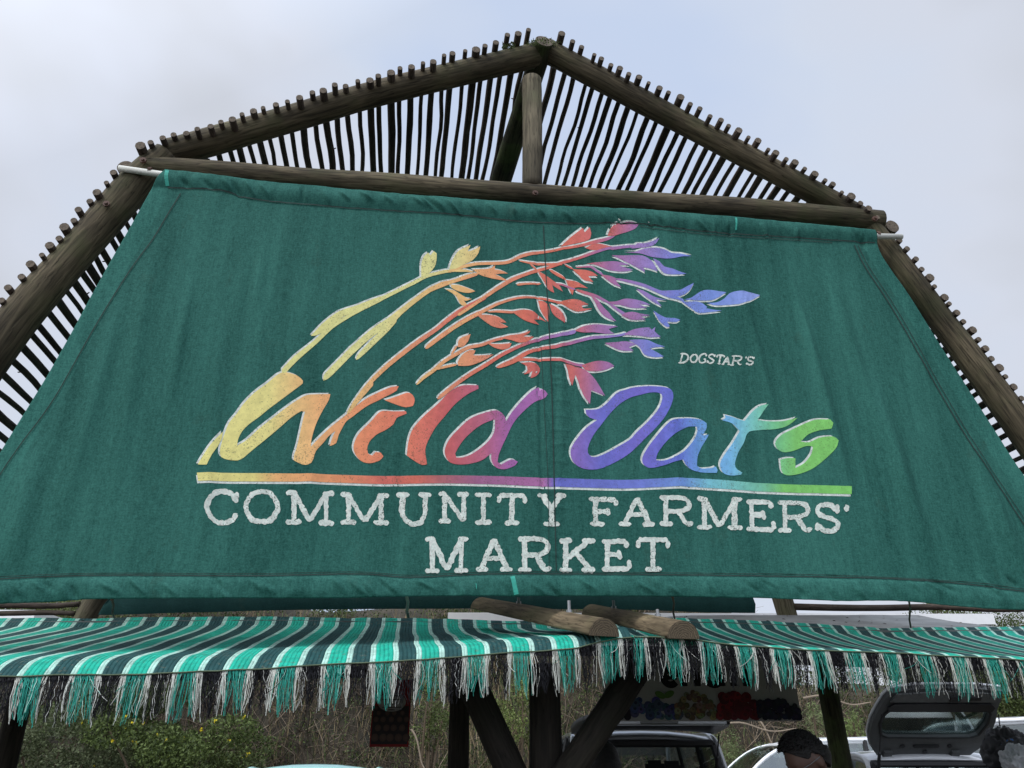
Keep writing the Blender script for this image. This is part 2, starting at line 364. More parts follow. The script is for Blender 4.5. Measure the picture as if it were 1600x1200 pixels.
# ------------------------------------------------------------------ pole shelter
def crv(pts, n):                       # Catmull-Rom through 3-D points
    pts = [Vector(p) for p in pts]; out = []
    q = [2*pts[0]-pts[1]] + pts + [2*pts[-1]-pts[-2]]
    for i in range(len(pts)-1):
        p0, p1, p2, p3 = q[i:i+4]
        for k in range(n):
            t = k/n
            out.append(.5*((2*p1) + (p2-p0)*t + (2*p0-5*p1+4*p2-p3)*t*t + (3*p1-p0-3*p2+p3)*t**3))
    out.append(pts[-1]); return out
def wob(pts, amp, fr, seed): return [p + Vector(noise.noise_vector(p*fr+Vector((seed, seed*2, 0))))*amp for p in pts]
def pole(name, pts, r0, r1=None, m=None, parent=None, n=18, seg=10, amp=.008, seed=0, knots=.05, mats=None, label=None):
    r1 = r1 or r0; c = wob(crv(pts, seg), amp, 1.5, seed); k = len(c); rad = []
    for i in range(k):
        t = i/(k-1); rad.append((r0*(1-t)+r1*t)*(1+knots*noise.noise(Vector((t*6+seed, seed, 0)))*1.6))
    mb = MB(); mb.tube(c, rad, n=n, mcap=1)
    o = mb.build(name, [m or M_pole, M_grain], parent, smooth=False)
    me = o.data; me.polygons.foreach_set('use_smooth', [len(p.vertices) == 4 for p in me.polygons])
    if label: o['label'] = label
    return o
shel = thing('pole_shelter', 'open gable shelter of dark round poles with a roof of thin laths', 'shelter', (0, 3.5, 0))
# front gable
pole('rafter', [FP(262, 240), FP(330, 222), FP(520, 165), FP(700, 118), FP(843, 84)], .077, .076, parent=shel, seed=1, amp=.012)
pole('rafter', [FP(853, 78), FP(950, 130), FP(1040, 178), FP(1200, 262), FP(1362, 350)], .076, .068, parent=shel, seed=2, amp=.012)
pole('rafter', [FP(262, 246), FP(215, 285), FP(120, 395), FP(0, 537), FP(-180, 800), FP(-330, 1150, 0)], .084, .094, parent=shel, seed=3)
pole('rafter', [FP(1346, 338), FP(1376, 376), FP(1418, 431), FP(1471, 501), FP(1515, 560), FP(1575, 640), FP(1621, 702), FP(1760, 884), FP(1945, 1125)], .062, .088, parent=shel, seed=4)
pole('tie_beam', [FP(225, 262, -.03), FP(500, 281, -.02), FP(850, 306, 0), FP(1150, 326, -.02), FP(1375, 345, -.02)], .062, .066, parent=shel, seed=5, amp=.006)
pole('king_post', [FP(831, 126), FP(832, 200), FP(832, 296)], .062, .058, m=M_king, parent=shel, seed=6, amp=.003)
# ridge pole: its front end sticks out between the rafters, then runs back under the laths
e0 = FP(850, 64, -.10); e1 = FP(833, 108, .12)
ub, vb_ = F(775, 330, 1.1)
eu, ev = F(781, 287, 1.0); e2 = LW(eu, ev, 1.0); e1 = e0.lerp(e2, .2)
pole('ridge_pole', [e0, e1, e2, e0+(e2-e0)*2.3], .056, .088, m=M_moss, parent=shel, seed=7, amp=.002)
# purlins at the eaves bends, run back
for (px, py, sd) in ((198, 266, 8), (1391, 358, 9)):
    u, v = F(px, py, .02)
    pole('purlin', [LW(u, v, -.005), LW(u+(.06 if px < 800 else -.06), v+.01, 1.2), LW(u+(.08 if px < 800 else -.08), v, 2.7)], .043, .05, m=M_moss if px < 800 else M_pole, parent=shel, seed=sd)
# bolts and dowel heads
for (px, py, w0) in ((224, 252, -.10), (836, 303, -.075), (1366, 343, -.10), (167, 320, -.1)):
    mb = MB(); c = FP(px, py, w0); mb.tube([c, c-FN*.012], .017, n=10); mb.tube([c-FN*.006, c-FN*.022], .009, n=6)
    mb.build('bolt', M_rust, shel)
# rear gable
BW = 2.45
def FB(px, py, w2=BW): u, v = F(px, py, 0); return LW(u, v, w2)
pole('rafter', [FB(262, 240), FB(520, 165), FB(843, 84)], .08, parent=shel, seed=11)
pole('rafter', [FB(862, 84), FB(1040, 178), FB(1362, 350)], .08, parent=shel, seed=12)
pl = FP(142, 950, BW); pr = FP(1226, 947, BW)
sl = FB(240, 250); sr = FB(1365, 345)
pole('rafter', [sl, pl, pl+(pl-sl)*.10], .075, .08, m=M_king, parent=shel, seed=13)
pole('rafter', [sr, pr, pr+(pr-sr)*.06], .075, .08, m=M_king, parent=shel, seed=14)
pole('tie_beam', [FB(225, 262), FB(850, 306), FB(1375, 345)], .06, parent=shel, seed=15)
# wavy rails at the back
for (a, b, y0, y1, r, sd) in ((-140, 125, 949, 946, .022, 21), (-140, 118, 962, 959, .02, 22), (1240, 1700, 949, 951, .027, 23)):
    pts = [FP(a+(b-a)*i/6, y0+(y1-y0)*i/6+random.uniform(-2.0, 2.0), BW-.05) for i in range(7)]
    pole('rail', pts, r, r*.85, m=M_lath, parent=shel, seed=sd, n=8, seg=5, amp=.01)
# laths
ul = [(219,225),(235,220),(254,213),(271,208),(291,206),(308,199),(329,195),(345,188),(363,184),(378,176),(396,171),(411,166),(431,161),(449,156),(468,150),(488,142),(505,139),(523,130),(540,132),(559,124),(578,123),(591,116),(611,111),(625,104),(643,102),(661,96),(677,94),(694,84),(707,81),(727,77),(744,75),(758,69),(775,64),(793,52),(810,50),(826,44),
 (878,50),(895,62),(909,71),(929,83),(940,89),(955,99),(969,104),(983,113),(999,118),(1014,127),(1031,135),(1045,142),(1064,149),(1079,160),(1094,167),(1110,179),(1127,185),(1139,194),(1155,201),(1170,212),(1185,217),(1201,231),(1213,236),(1229,246),(1243,251),(1258,261),(1274,269),(1290,279),(1302,285),(1316,298),(1331,304),(1345,315),(1358,323),(1372,337)]
ll = [(177,267),(166,283),(151,298),(140,312),(122,325),(115,342),(100,352),(92,370),(77,381),(65,396),(47,410),(33,430),(12,447),(2,467)]
ll += [(-14-18*i, 487+21*i) for i in range(8)]
rl = [(1406,373),(1418,386),(1432,402),(1441,418),(1454,431),(1461,445),(1477,462),(1484,472),(1496,486),(1506,500),(1521,513),(1530,528),(1541,542),(1550,558),(1563,572),(1572,586),(1585,602),(1597,620)]
rl += [(1608+13*i, 637+17*i) for i in range(5)]
allb = []
for k, (px, py) in enumerate(ul): allb.append((px, py, k, 0))
for k, (px, py) in enumerate(ll): allb.append((px, py, k, -1))
for k, (px, py) in enumerate(rl): allb.append((px, py, k, 1))
random.seed(11)
extra = MB()
cnt = 0
vis = sorted(range(len(allb)), key=lambda i: (0 if -60 < allb[i][0] < 1640 else 1, i))
bset = set(vis[:96])
for i, (px, py, k, side) in enumerate(allb):
    thick = (k % 2 == 0) if side == 0 else (k % 2 == 0)
    r = random.choice((.0175, .020, .022, .0245))*random.uniform(.95, 1.05) if thick else random.uniform(.0125, .0172)
    w0 = -.125 - random.uniform(-.012, .022)
    w0 += .052 if side == 1 else .028 if side == -1 else .03*sstep(1180, 1340, px)+.02*sstep(330, 230, px)
    u, v = F(px, py+2, w0)
    L = 2.62 + random.uniform(0, .2); pts = []
    dx = random.uniform(-.02, .02); dz = random.uniform(-.01, .015)
    ph = random.uniform(0, 9); am = random.uniform(.003, .007) if thick else random.uniform(.005, .012)
    n = 24
    for q in range(n):
        t = q/(n-1); ww = w0 + L*t
        a = sstep(.02, .15, t)
        pts.append(LW(u + dx*t + a*am*noise.noise(Vector((t*7+ph, ph, 0)))*2.2, v + dz*t + a*am*noise.noise(Vector((t*7, ph, 5))), ww))
    rad = [r*(1+.09*noise.noise(Vector((q*.6, ph, 2)))) * (1-.12*q/n) for q in range(n)]
    mb = MB() if i in bset else extra
    mb.tube(pts, rad, n=9, mcap=1)
    # twig stubs
    for _ in range(random.choice((0, 0, 1, 1, 2))):
        q = random.randrange(2, n-2); an = random.uniform(0, 6.28)
        dvec = FUv*math.cos(an) + Vector((0, 0, math.sin(an)))
        mb.tube([pts[q], pts[q]+dvec*(r+.012)-FN*.008], [.006, .003], n=5)
    if i in bset:
        o = mb.build('lath', [M_lath, M_grain], shel)
        o.data.polygons.foreach_set('use_smooth', [len(p.vertices) == 4 for p in o.data.polygons])
o = extra.build('lath', [M_lath, M_grain], shel); tag(o, kind='stuff')
# moss tufts at the ridge
mb = MB(); random.seed(3)
for _ in range(500):
    px = random.gauss(846, 11); c = FP(px, 62+abs(px-846)*.25+random.uniform(-3, 6), random.uniform(-.13, -.03))
    if random.random() < .3: c = FP(random.uniform(785, 805), random.uniform(66, 76), -.07)
    dv = Vector((random.gauss(0, 1), random.gauss(0, 1), random.gauss(.3, 1))).normalized()*random.uniform(.006, .018)
    sd = dv.cross(Vector((.3, .5, .7))).normalized()*.003
    mb.quad(c-sd, c+sd, c+sd*.5+dv, c-sd*.5+dv)
tag(mb.build('moss', simple('moss', (.11, .14, .05), .9), shel), kind='stuff')
# under-roof posts, struts and rails
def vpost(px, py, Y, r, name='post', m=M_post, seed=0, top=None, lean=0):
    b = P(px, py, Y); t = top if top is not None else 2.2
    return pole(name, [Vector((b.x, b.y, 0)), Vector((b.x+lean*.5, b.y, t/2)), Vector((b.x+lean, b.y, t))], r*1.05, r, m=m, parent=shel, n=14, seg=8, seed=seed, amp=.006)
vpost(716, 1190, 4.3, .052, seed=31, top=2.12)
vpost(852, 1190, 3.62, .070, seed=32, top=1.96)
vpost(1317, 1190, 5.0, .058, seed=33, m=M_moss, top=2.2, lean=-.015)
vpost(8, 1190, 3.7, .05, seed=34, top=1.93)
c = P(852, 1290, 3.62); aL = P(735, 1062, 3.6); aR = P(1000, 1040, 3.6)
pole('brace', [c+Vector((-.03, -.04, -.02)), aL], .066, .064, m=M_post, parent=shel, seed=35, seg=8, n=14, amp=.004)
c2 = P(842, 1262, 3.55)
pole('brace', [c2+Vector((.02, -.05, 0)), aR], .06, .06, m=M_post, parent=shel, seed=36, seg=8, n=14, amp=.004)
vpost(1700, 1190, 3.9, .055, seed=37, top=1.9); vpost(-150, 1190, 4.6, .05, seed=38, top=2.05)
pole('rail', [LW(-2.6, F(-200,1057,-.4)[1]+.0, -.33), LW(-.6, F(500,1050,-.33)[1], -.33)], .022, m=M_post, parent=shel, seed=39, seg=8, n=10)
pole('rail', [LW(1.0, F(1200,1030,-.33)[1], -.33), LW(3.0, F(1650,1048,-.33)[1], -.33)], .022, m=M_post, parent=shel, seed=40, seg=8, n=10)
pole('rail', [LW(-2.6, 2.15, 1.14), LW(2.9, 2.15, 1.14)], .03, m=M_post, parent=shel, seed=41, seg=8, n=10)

# ------------------------------------------------------------------ banner
BWd = -.115
topP = [(258,265),(300,269),(345,276),(480,289),(650,306),(760,313),(900,323),(1030,330),(1148,340),(1260,351),(1366,361)]
botP = [(-150,952),(-40,946),(40,943),(90,941),(160,937),(400,936),(500,936),(640,933),(800,932),(1000,933),(1100,934),(1200,936),(1310,940),(1400,940),(1480,947),(1560,953),(1640,953),(1745,948)]
lefP = [(258,265),(238,292),(200,360),(150,448),(85,570),(0,708),(-80,838),(-150,952)]
rigP = [(1366,361),(1378,400),(1420,462),(1480,555),(1540,648),(1600,742),(1675,845),(1745,948)]
def mp2(l): return [Vector(F(x, y, BWd)) for x, y in l]
def param(pl):
    L = [0]
    for i in range(1, len(pl)): L.append(L[-1]+(pl[i]-pl[i-1]).length)
    def f(t):
        s = t*L[-1]
        for i in range(1, len(pl)):
            if s <= L[i] or i == len(pl)-1:
                k = (s-L[i-1])/max(1e-9, L[i]-L[i-1]); return pl[i-1].lerp(pl[i], k)
    return f
def smooth2(pl): return [Vector((p.x, p.y)) for p in crv([(p.x, p.y, 0) for p in pl], 6)]
fT, fB, fL, fR = param(smooth2(mp2(topP))), param(smooth2(mp2(botP))), param(smooth2(mp2(lefP))), param(smooth2(mp2(rigP)))
c00, c10, c01, c11 = fT(0), fT(1), fB(0), fB(1)
def coons(s, t):
    return (1-t)*fT(s) + t*fB(s) + (1-s)*fL(t) + s*fR(t) - ((1-s)*(1-t)*c00 + s*(1-t)*c10 + (1-s)*t*c01 + s*t*c11)
folds = []
random.seed(5)
for (a, b, amp, wd) in (((1235,430),(1330,760),.010,.035),((1150,420),(1215,660),.006,.03),((1365,600),(1450,860),.012,.05),((1290,420),(1420,800),.008,.05),
                        ((236,400),(180,760),.010,.05),((300,430),(265,640),.006,.03),((190,470),(100,800),.010,.05),((345,500),(320,860),.005,.04),((410,330),(400,640),.004,.04),
                        ((500,640),(470,860),.004,.04),((1040,600),(1075,860),.004,.04),((880,350),(872,870),.004,.025),((838,350),(850,900),-.004,.012),((60,700),(10,900),.008,.06),((1520,700),(1600,900),.010,.06)):
    folds.append((Vector(F(*a, BWd)), Vector(F(*b, BWd)), amp*2.0, wd*.8))
def hemline(u): return HB(u)
_topv = sorted([(p.x, p.y) for p in mp2(topP)]); _botv = sorted([(p.x, p.y) for p in mp2([(x, y) for x, y in ((-150,918),(0,905),(160,899),(400,900),(560,897),(640,902),(760,897),(900,897),(1100,899),(1300,902),(1400,905),(1500,912),(1600,924),(1745,930))])])
_tsv = sorted([(p.x, p.y) for p in mp2([(200,290),(262,293),(342,297),(400,312),(520,324),(700,335),(800,345),(900,349),(1000,350),(1100,363),(1200,370),(1300,376),(1366,380),(1500,395)])])
def interp(tab, x):
    if x <= tab[0][0]: return tab[0][1]
    for i in range(1, len(tab)):
        if x <= tab[i][0]:
            k = (x-tab[i-1][0])/(tab[i][0]-tab[i-1][0]); return tab[i-1][1]*(1-k)+tab[i][1]*k
    return tab[-1][1]
random.seed(23)
wr = []
for x in [5, 30, 48, 70, 95, 112, 130, 160, 205, 262, 330, 345, 395, 410, 520, 545, 565, 588, 600, 650, 690, 720, 790, 830, 860, 905, 935, 990, 1040, 1110, 1165, 1180, 1240, 1285, 1330, 1390, 1420, 1440, 1460, 1530, 1575]:
    x += random.uniform(-4, 4); y0 = random.uniform(900, 918); y1 = y0+random.uniform(16, 32)
    wr.append((Vector(F(x, y0, BWd)), Vector(F(x+random.uniform(8, 34), y1, BWd)), random.uniform(.008, .015)*random.choice((1, 1, -1)), random.uniform(.008, .013)))
for x in [280, 318, 352, 366, 380, 402, 470, 505, 530, 560, 600, 640, 655, 668, 682, 700, 730, 765, 800, 840, 880, 905, 935, 960, 1012, 1025, 1040, 1060, 1085, 1110, 1135, 1190, 1240, 1335, 1345]:
    yt = 272+(x-258)*.085
    wr.append((Vector(F(x+random.uniform(-4, 4), yt+random.uniform(2, 8), BWd)), Vector(F(x+random.uniform(2, 22), yt+random.uniform(18, 30), BWd)), random.uniform(.007, .015)*random.choice((1, 1, -1)), random.uniform(.008, .015)))
for y in range(600, 900, 24):       # small puckers along the centre seam
    wr.append((Vector(F(858, y, BWd)), Vector(F(858+random.uniform(18, 40), y+random.uniform(-3, 6), BWd)), .0022, .008))
for y in range(470, 600, 20):
    wr.append((Vector(F(862, y, BWd)), Vector(F(862+random.uniform(18, 50), y+random.uniform(0, 8), BWd)), .002, .008))
def segd(p, a, b):
    ab = b-a; t = max(0, min(1, (p-a).dot(ab)/ab.length_squared)); return (p-(a+ab*t)).length, t
cell = {}
for it in wr:
    a, b = it[0], it[1]
    for i in range(int((min(a.x, b.x)-.08)//.1), int((max(a.x, b.x)+.08)//.1)+1):
        for j in range(int((min(a.y, b.y)-.08)//.1), int((max(a.y, b.y)+.08)//.1)+1): cell.setdefault((i, j), []).append(it)
def Wd(u, v):                      # displacement of the cloth towards the viewer
    p = Vector((u, v)); z = 0
    for a, b, am, wd in folds:
        dd, t = segd(p, a, b)
        if dd < wd*3: z += am*math.exp(-(dd/wd)**2)*math.sin(math.pi*min(1, max(0, t*.92+.04)))
    z += .0022*noise.noise(Vector((u*26, v*2.2, 4)))*noise.noise(Vector((u*3, v*1.5, 14)))*3
    z += .010*noise.noise(Vector((u*1.3, v*.8, 1))) + .004*noise.noise(Vector((u*6, v*1.6, 9)))
    hb = interp(_botv, u) - v          # >0 below the bottom stitch line
    if hb > -.01:
        k = max(0, hb); z += .013*math.sin(min(1, k/.10)*math.pi*.8) + .006*sstep(0, .02, hb)
        z += .004*noise.noise(Vector((u*16, v*22, 3)))
    ht = v - interp(_tsv, u)
    if ht > -.01:
        k = max(0, ht); z += .017*math.sin(min(1, k/.13)*math.pi) + .003*noise.noise(Vector((u*22, v*14, 3)))
    for a, b, am, wd in cell.get((int(u//.1), int(v//.1)), ()):
        dd, t = segd(p, a, b)
        if dd < wd*2.5: z += am*math.exp(-(dd/wd)**2)*math.sin(math.pi*(t*.8+.1))
    return z
def BP(px, py, off):
    u, v = F(px, py, BWd); return LW(u, v, BWd - Wd(u, v) - off)
banner = None
mb = MB(); NS, NT = 800, 350; g = []
for j in range(NT+1):
    row = []
    for i in range(NS+1):
        q = coons(i/NS, j/NT); s = i/NS; u, v = q
        edge = min(s, 1-s); lum = 1.0
        if edge < .022 and v < interp(_tsv, u): lum = 1.18
        hb = interp(_botv, u)-v
        row.append(mb.add(LW(u, v, BWd - Wd(u, v)), (lum, lum, lum)))
    g.append(row)
for j in range(NT):
    for i in range(NS): mb.face((g[j][i], g[j+1][i], g[j+1][i+1], g[j][i+1]))
ban0 = coons(.5, 1)
banner = mb.build('market_banner', M_banner, None, smooth=True, origin=LW(ban0[0], ban0[1], BWd))
tag(banner, 'large green cloth banner with rainbow oat stalks and white market lettering across the gable', 'banner')
sd = banner.modifiers.new('t', 'SOLIDIFY'); sd.thickness = .0012; sd.offset = -1

class Paint:
    def __init__(s): s.mb = MB(); s.k = 0
    def strip(s, pts, col, off, jit=0.0, step=3.0, cap=True):   # pts: (x,y,width) in photo pixels
        V = [Vector(p) for p in pts]; c = crv(V, 6) if len(V) > 2 else [V[0].lerp(V[1], i/6) for i in range(7)]
        out = [c[0]]; 
        L = [0]
        for i in range(1, len(c)): L.append(L[-1]+(c[i].xy-c[i-1].xy).length)
        n = max(3, int(L[-1]/step)); res = []; j = 1
        for i in range(n+1):
            q = L[-1]*i/n
            while j < len(c)-1 and L[j] < q: j += 1
            k = (q-L[j-1])/max(1e-6, L[j]-L[j-1]); res.append(c[j-1].lerp(c[j], min(1, k)))
        s.k += 1; off += s.k*.000012; sd = random.random()*50; rows = []
        for i, p in enumerate(res):
            t = (res[min(i+1, n)].xy-res[max(i-1, 0)].xy); t = t.normalized() if t.length > 1e-6 else Vector((1, 0)); nn = Vector((-t.y, t.x))
            w = p.z/2; q = L[-1]*i/n
            if cap:
                e = min(q, L[-1]-q)
                if e < w: w *= math.sqrt(max(.08, 1-(1-e/w)**2))
            wl = w*(1+jit*noise.noise(Vector((q*.22, sd, 0)))*1.6); wr_ = w*(1+jit*noise.noise(Vector((q*.22, sd, 7)))*1.6)
            row = []
            for h in (-1, -.33, .33, 1):
                x = p.x+nn.x*h*(wl if h < 0 else wr_); y = p.y+nn.y*h*(wl if h < 0 else wr_)
                row.append(s.mb.add(BP(x, y, off), col(x, y)))
            rows.append(row)
        for i in range(n):
            for h in range(3): s.mb.face((rows[i][h], rows[i][h+1], rows[i+1][h+1], rows[i+1][h]))
    def poly(s, loops, col, off, dx=0, dy=0):
        s.k += 1; off += s.k*.000012; vs, es = [], []
        for lp in loops:
            sm = smooth_loop(lp); b0 = len(vs)
            for p in sm: vs.append(Vector((p[0]+dx, p[1]+dy)))
            for i in range(len(sm)): es.append((b0+i, b0+(i+1) % len(sm)))
        xs = [p.x for p in vs]; ys = [p.y for p in vs]; gstep = 6
        x = min(xs)
        k0 = int(min(xs)//gstep); k1 = int(max(xs)//gstep)+1; l0 = int(min(ys)//gstep); l1 = int(max(ys)//gstep)+1
        nb = len(vs)
        for i in range(k0, k1):
            for j in range(l0, l1):
                p = Vector((i*gstep+1.37, j*gstep+(2.9 if i % 2 else .1)))
                if inside(p, [[vs[e[0]] for e in es]] if False else loopsv(vs, es)): vs.append(p)
        r = geometry.delaunay_2d_cdt(vs, es, [], 1 if len(loops) == 1 else 0, 1e-4)
        rv, rf = r[0], r[2]; LV = loopsv(vs, es); idx = {}
        for f in rf:
            if len(loops) > 1:
                c = sum((rv[i] for i in f), Vector((0, 0)))/len(f)
                if not inside(c, LV): continue
            ii = []
            for i in f:
                if i not in idx: idx[i] = s.mb.add(BP(rv[i].x, rv[i].y, off), col(rv[i].x, rv[i].y))
                ii.append(idx[i])
            a, b, c3 = (rv[f[0]], rv[f[1]], rv[f[2]])
            s.mb.face(ii)
def loopsv(vs, es): return [(vs[a], vs[b]) for a, b in es]
def inside(p, segs):
    c = False
    for a, b in segs:
        if (a.y > p.y) != (b.y > p.y) and p.x < (b.x-a.x)*(p.y-a.y)/(b.y-a.y)+a.x: c = not c
    return c
def smooth_loop(lp):
    n = len(lp); P2 = [Vector(p) for p in lp]; out = []
    def corner(i):
        a = (P2[i]-P2[i-1]); b = (P2[(i+1) % n]-P2[i])
        if a.length < 1e-6 or b.length < 1e-6: return True
        return a.angle(b) > R(58)
    cs = [corner(i) for i in range(n)]
    for i in range(n):
        p1, p2 = P2[i], P2[(i+1) % n]
        p0 = P2[i-1] if not cs[i] else p1*2-p2
        p3 = P2[(i+2) % n] if not cs[(i+1) % n] else p2*2-p1
        L = (p2-p1).length; k = max(1, int(L/4))
        for q in range(k):
            t = q/k
            v = .5*((2*p1) + (p2-p0)*t + (2*p0-5*p1+4*p2-p3)*t*t + (3*p1-p0-3*p2+p3)*t**3)
            if not out or (v-out[-1]).length > .3: out.append(v)
    if (out[0]-out[-1]).length < .3: out.pop()
    return out
def ramp(stops, boost=1.0):
    st = [(x, (lambda l: tuple((q*.86+(.3*l[0]+.6*l[1]+.1*l[2])*.14)*.90 for q in l))(srgb(*c))) for x, c in stops]
    def f(x):
        if x <= st[0][0]: return st[0][1]
        for i in range(1, len(st)):
            if x <= st[i][0]:
                k = (x-st[i-1][0])/(st[i][0]-st[i-1][0]); a, b = st[i-1][1], st[i][1]
                return tuple(a[q]*(1-k)+b[q]*k for q in range(3))
        return st[-1][1]
    return f
rl_ = ramp([(300,(.96,.92,.50)),(420,(.96,.90,.50)),(460,(.99,.80,.46)),(500,(1,.72,.42)),(570,(1,.60,.36)),(640,(.98,.50,.36)),(700,(.86,.38,.38)),(755,(.80,.40,.52)),(800,(.70,.40,.70)),(850,(.76,.45,.74)),(890,(.60,.44,.78)),(940,(.46,.46,.86)),(1000,(.50,.45,.86)),(1060,(.42,.48,.88)),(1095,(.42,.66,.92)),(1140,(.46,.76,.95)),(1175,(.48,.84,.80)),(1210,(.46,.84,.58)),(1245,(.50,.84,.38)),(1340,(.50,.85,.36))])
rs_ = ramp([(400,(.92,.90,.52)),(640,(.93,.90,.54)),(700,(.97,.78,.44)),(760,(.98,.66,.40)),(830,(.93,.52,.38)),(880,(.93,.44,.33)),(925,(.88,.42,.40)),(960,(.72,.46,.68)),(1010,(.64,.52,.80)),(1060,(.50,.56,.90)),(1110,(.50,.62,.94)),(1190,(.60,.68,.96))])
rb_ = ramp([(308,(.95,.90,.50)),(395,(.95,.88,.46)),(430,(.98,.72,.40)),(540,(.97,.58,.36)),(600,(.90,.42,.36)),(650,(.92,.44,.34)),(690,(.76,.42,.44)),(750,(.68,.40,.58)),(850,(.74,.44,.68)),(868,(.44,.46,.84)),(1000,(.46,.52,.88)),(1070,(.44,.62,.90)),(1110,(.46,.80,.86)),(1190,(.46,.80,.66)),(1225,(.48,.82,.36)),(1340,(.50,.86,.36))])
WHT = (.68, .73, .68)
def wc(x, y): return WHT
def tr(z, pts):                     # zoomed-crop coordinates -> photo pixels
    ox, oy, s = z
    return [(ox+p[0]/s, oy+p[1]/s) + ((p[2]/s,) if len(p) > 2 else ()) for p in pts]
Z1 = (280, 580, 4.4444); Z2 = (620, 580, 4.4444); Z3 = (980, 580, 4.2105); Z4 = (420, 360, 4.615); Z5 = (700, 330, 5.217); Z6 = (900, 330, 5.217); Z7 = (640, 480, 4.615); Zb = (560, 560, 3.636); PX = (0, 0, 1)
emb = Paint(); shw = Paint(); random.seed(2)
UL = (-2.8, -2.0); DN = (-.4, 2.5)
def shape(z, loops, rampf=rs_, sh=0, d=UL):
    loops = [tr(z, l) for l in loops]
    shw.poly(loops, wc, .0004, d[0], d[1])
    emb.poly(loops, lambda x, y: rampf(x+sh), .0016)
def stroke(z, pts, rampf=rs_, sh=0, d=(-1.6, -2.1)):
    p = tr(z, pts)
    p = [(x, y, max(w*.88, 1.2)) for x, y, w in p]
    shw.strip([(x+d[0], y+d[1], w) for x, y, w in p], wc, .0004, .05)
    emb.strip(p, lambda x, y: rampf(x+sh), .0016, .05)
# the word "Wild Oats"
shape(Z1, [[(860,70),(860,88),(780,150),(700,210),(620,270),(560,320),(490,370),(440,420),(410,480),(405,520),(470,480),(560,400),(650,330),(740,260),(820,205),(885,170),(960,162),(1050,160),(1040,200),(1000,270),(960,350),(935,420),(920,480),(915,530),(960,480),(1050,390),(1150,310),(1200,265),(1300,190),(1400,140),(1480,108),(1525,105),(1510,135),(1400,195),(1300,245),(1200,320),(1160,350),(1130,400),(1105,450),(1090,500),(1045,520),(1060,470),(1085,415),(1040,450),(1000,500),(950,560),(935,610),(920,640),(880,655),(830,640),(795,620),(800,580),(820,520),(840,430),(860,340),(875,285),(850,280),(780,325),(700,395),(600,480),(500,560),(440,610),(410,622),(340,618),(295,600),(285,560),(300,490),(320,430),(350,360),(400,300),(450,230),(520,160),(610,90),(690,25),(740,12),(820,35)]], rl_)
shape(Z1, [[(305,425),(220,520),(160,600),(130,650),(195,655),(230,590),(270,530),(300,470)]], rl_)
shape(Z1, [[(1400,280),(1500,280),(1575,278),(1580,295),(1510,325),(1490,365),(1430,410),(1370,440),(1320,490),(1305,540),(1312,572),(1340,585),(1365,560),(1400,565),(1418,590),(1390,620),(1320,638),(1260,620),(1215,560),(1215,500),(1250,430),(1330,350)]], rl_, 20)
shape(Zb, [[(150,238),(220,215),(280,195),(310,210),(320,240),(310,270),(270,278),(220,265)]], rl_, -20)
shape(Zb, [[(590,155),(680,155),(682,175),(620,205),(550,260),(490,330),(440,390),(400,460),(380,520),(390,600),(360,605),(300,570),(275,550),(285,470),(310,400),(370,330),(450,260),(520,190)]], rl_, 0)
shape(Zb, [[(740,305),(790,300),(825,325),(838,360),(870,310),(920,250),(980,190),(1020,165),(1060,185),(1075,205),(1060,225),(1000,250),(930,310),(880,370),(840,450),(800,540),(790,590),(810,605),(870,575),(905,590),(890,610),(830,632),(780,620),(755,580),(755,540),(700,580),(620,600),(550,600),(510,580),(490,530),(510,470),(560,410),(640,340)],
           [(556,562),(550,540),(600,460),(680,390),(740,360),(775,350),(770,420),(730,480),(650,540),(590,562)]], rl_)
shape(PX, [[(914.8,640.7),(935,639),(948.5,629.5),(964,614),(980,608),(994,604.5),(1015.6,603),(1037,604.5),(1049,608.5),(1052.4,618),(1049,632),(1039,651),(1025,668),(1008.5,684.5),(994,699),(980,711),(957.5,724),(935,733),(912.5,733),(896.8,724),(891,708),(896.8,692.5),(914.8,670),(932.8,656.5),(921.5,653),(916,647.5)],
           [(1016,613),(1030,613.5),(1035,620),(1030,637),(1015,656),(995,675),(985,686),(965,698),(945,709),(930,714.5),(921,712),(918,702),(926,682),(940,663),(955,644),(970,630),(985,621),(999,617)]], rl_)
shape(Z3, [[(300,320),(380,308),(480,315),(525,340),(525,370),(500,420),(540,415),(520,450),(490,500),(465,560),(460,620),(490,638),(560,635),(585,625),(597,650),(590,668),(500,665),(430,650),(385,610),(370,580),(300,600),(200,630),(140,635),(105,610),(100,570),(130,510),(190,430),(250,360)],
           [(190,585),(200,540),(260,460),(330,400),(400,365),(460,362),(465,390),(440,450),(380,520),(300,570),(230,588)]], rl_)
shape(Z3, [[(645,285),(700,300),(775,325),(830,260),(880,225),(932,215),(900,260),(860,320),(950,328),(1030,325),(1125,303),(1060,355),(980,378),(880,385),(800,400),(770,470),(730,540),(710,610),(725,645),(760,665),(750,680),(680,685),(630,665),(612,610),(640,550),(690,480),(745,390),(690,340),(628,320),(650,305)]], rl_)
shape(Z3, [[(1200,330),(1260,315),(1330,322),(1348,345),(1340,380),(1280,385),(1200,410),(1145,460),(1200,465),(1270,435),(1350,430),(1385,460),(1370,510),(1300,580),(1220,640),(1130,675),(1050,682),(1020,655),(1010,580),(1060,568),(1110,570),(1110,635),(1170,600),(1215,540),(1225,495),(1180,490),(1100,520),(1030,530),(985,500),(980,460),(1020,415),(1110,370)]], rl_)
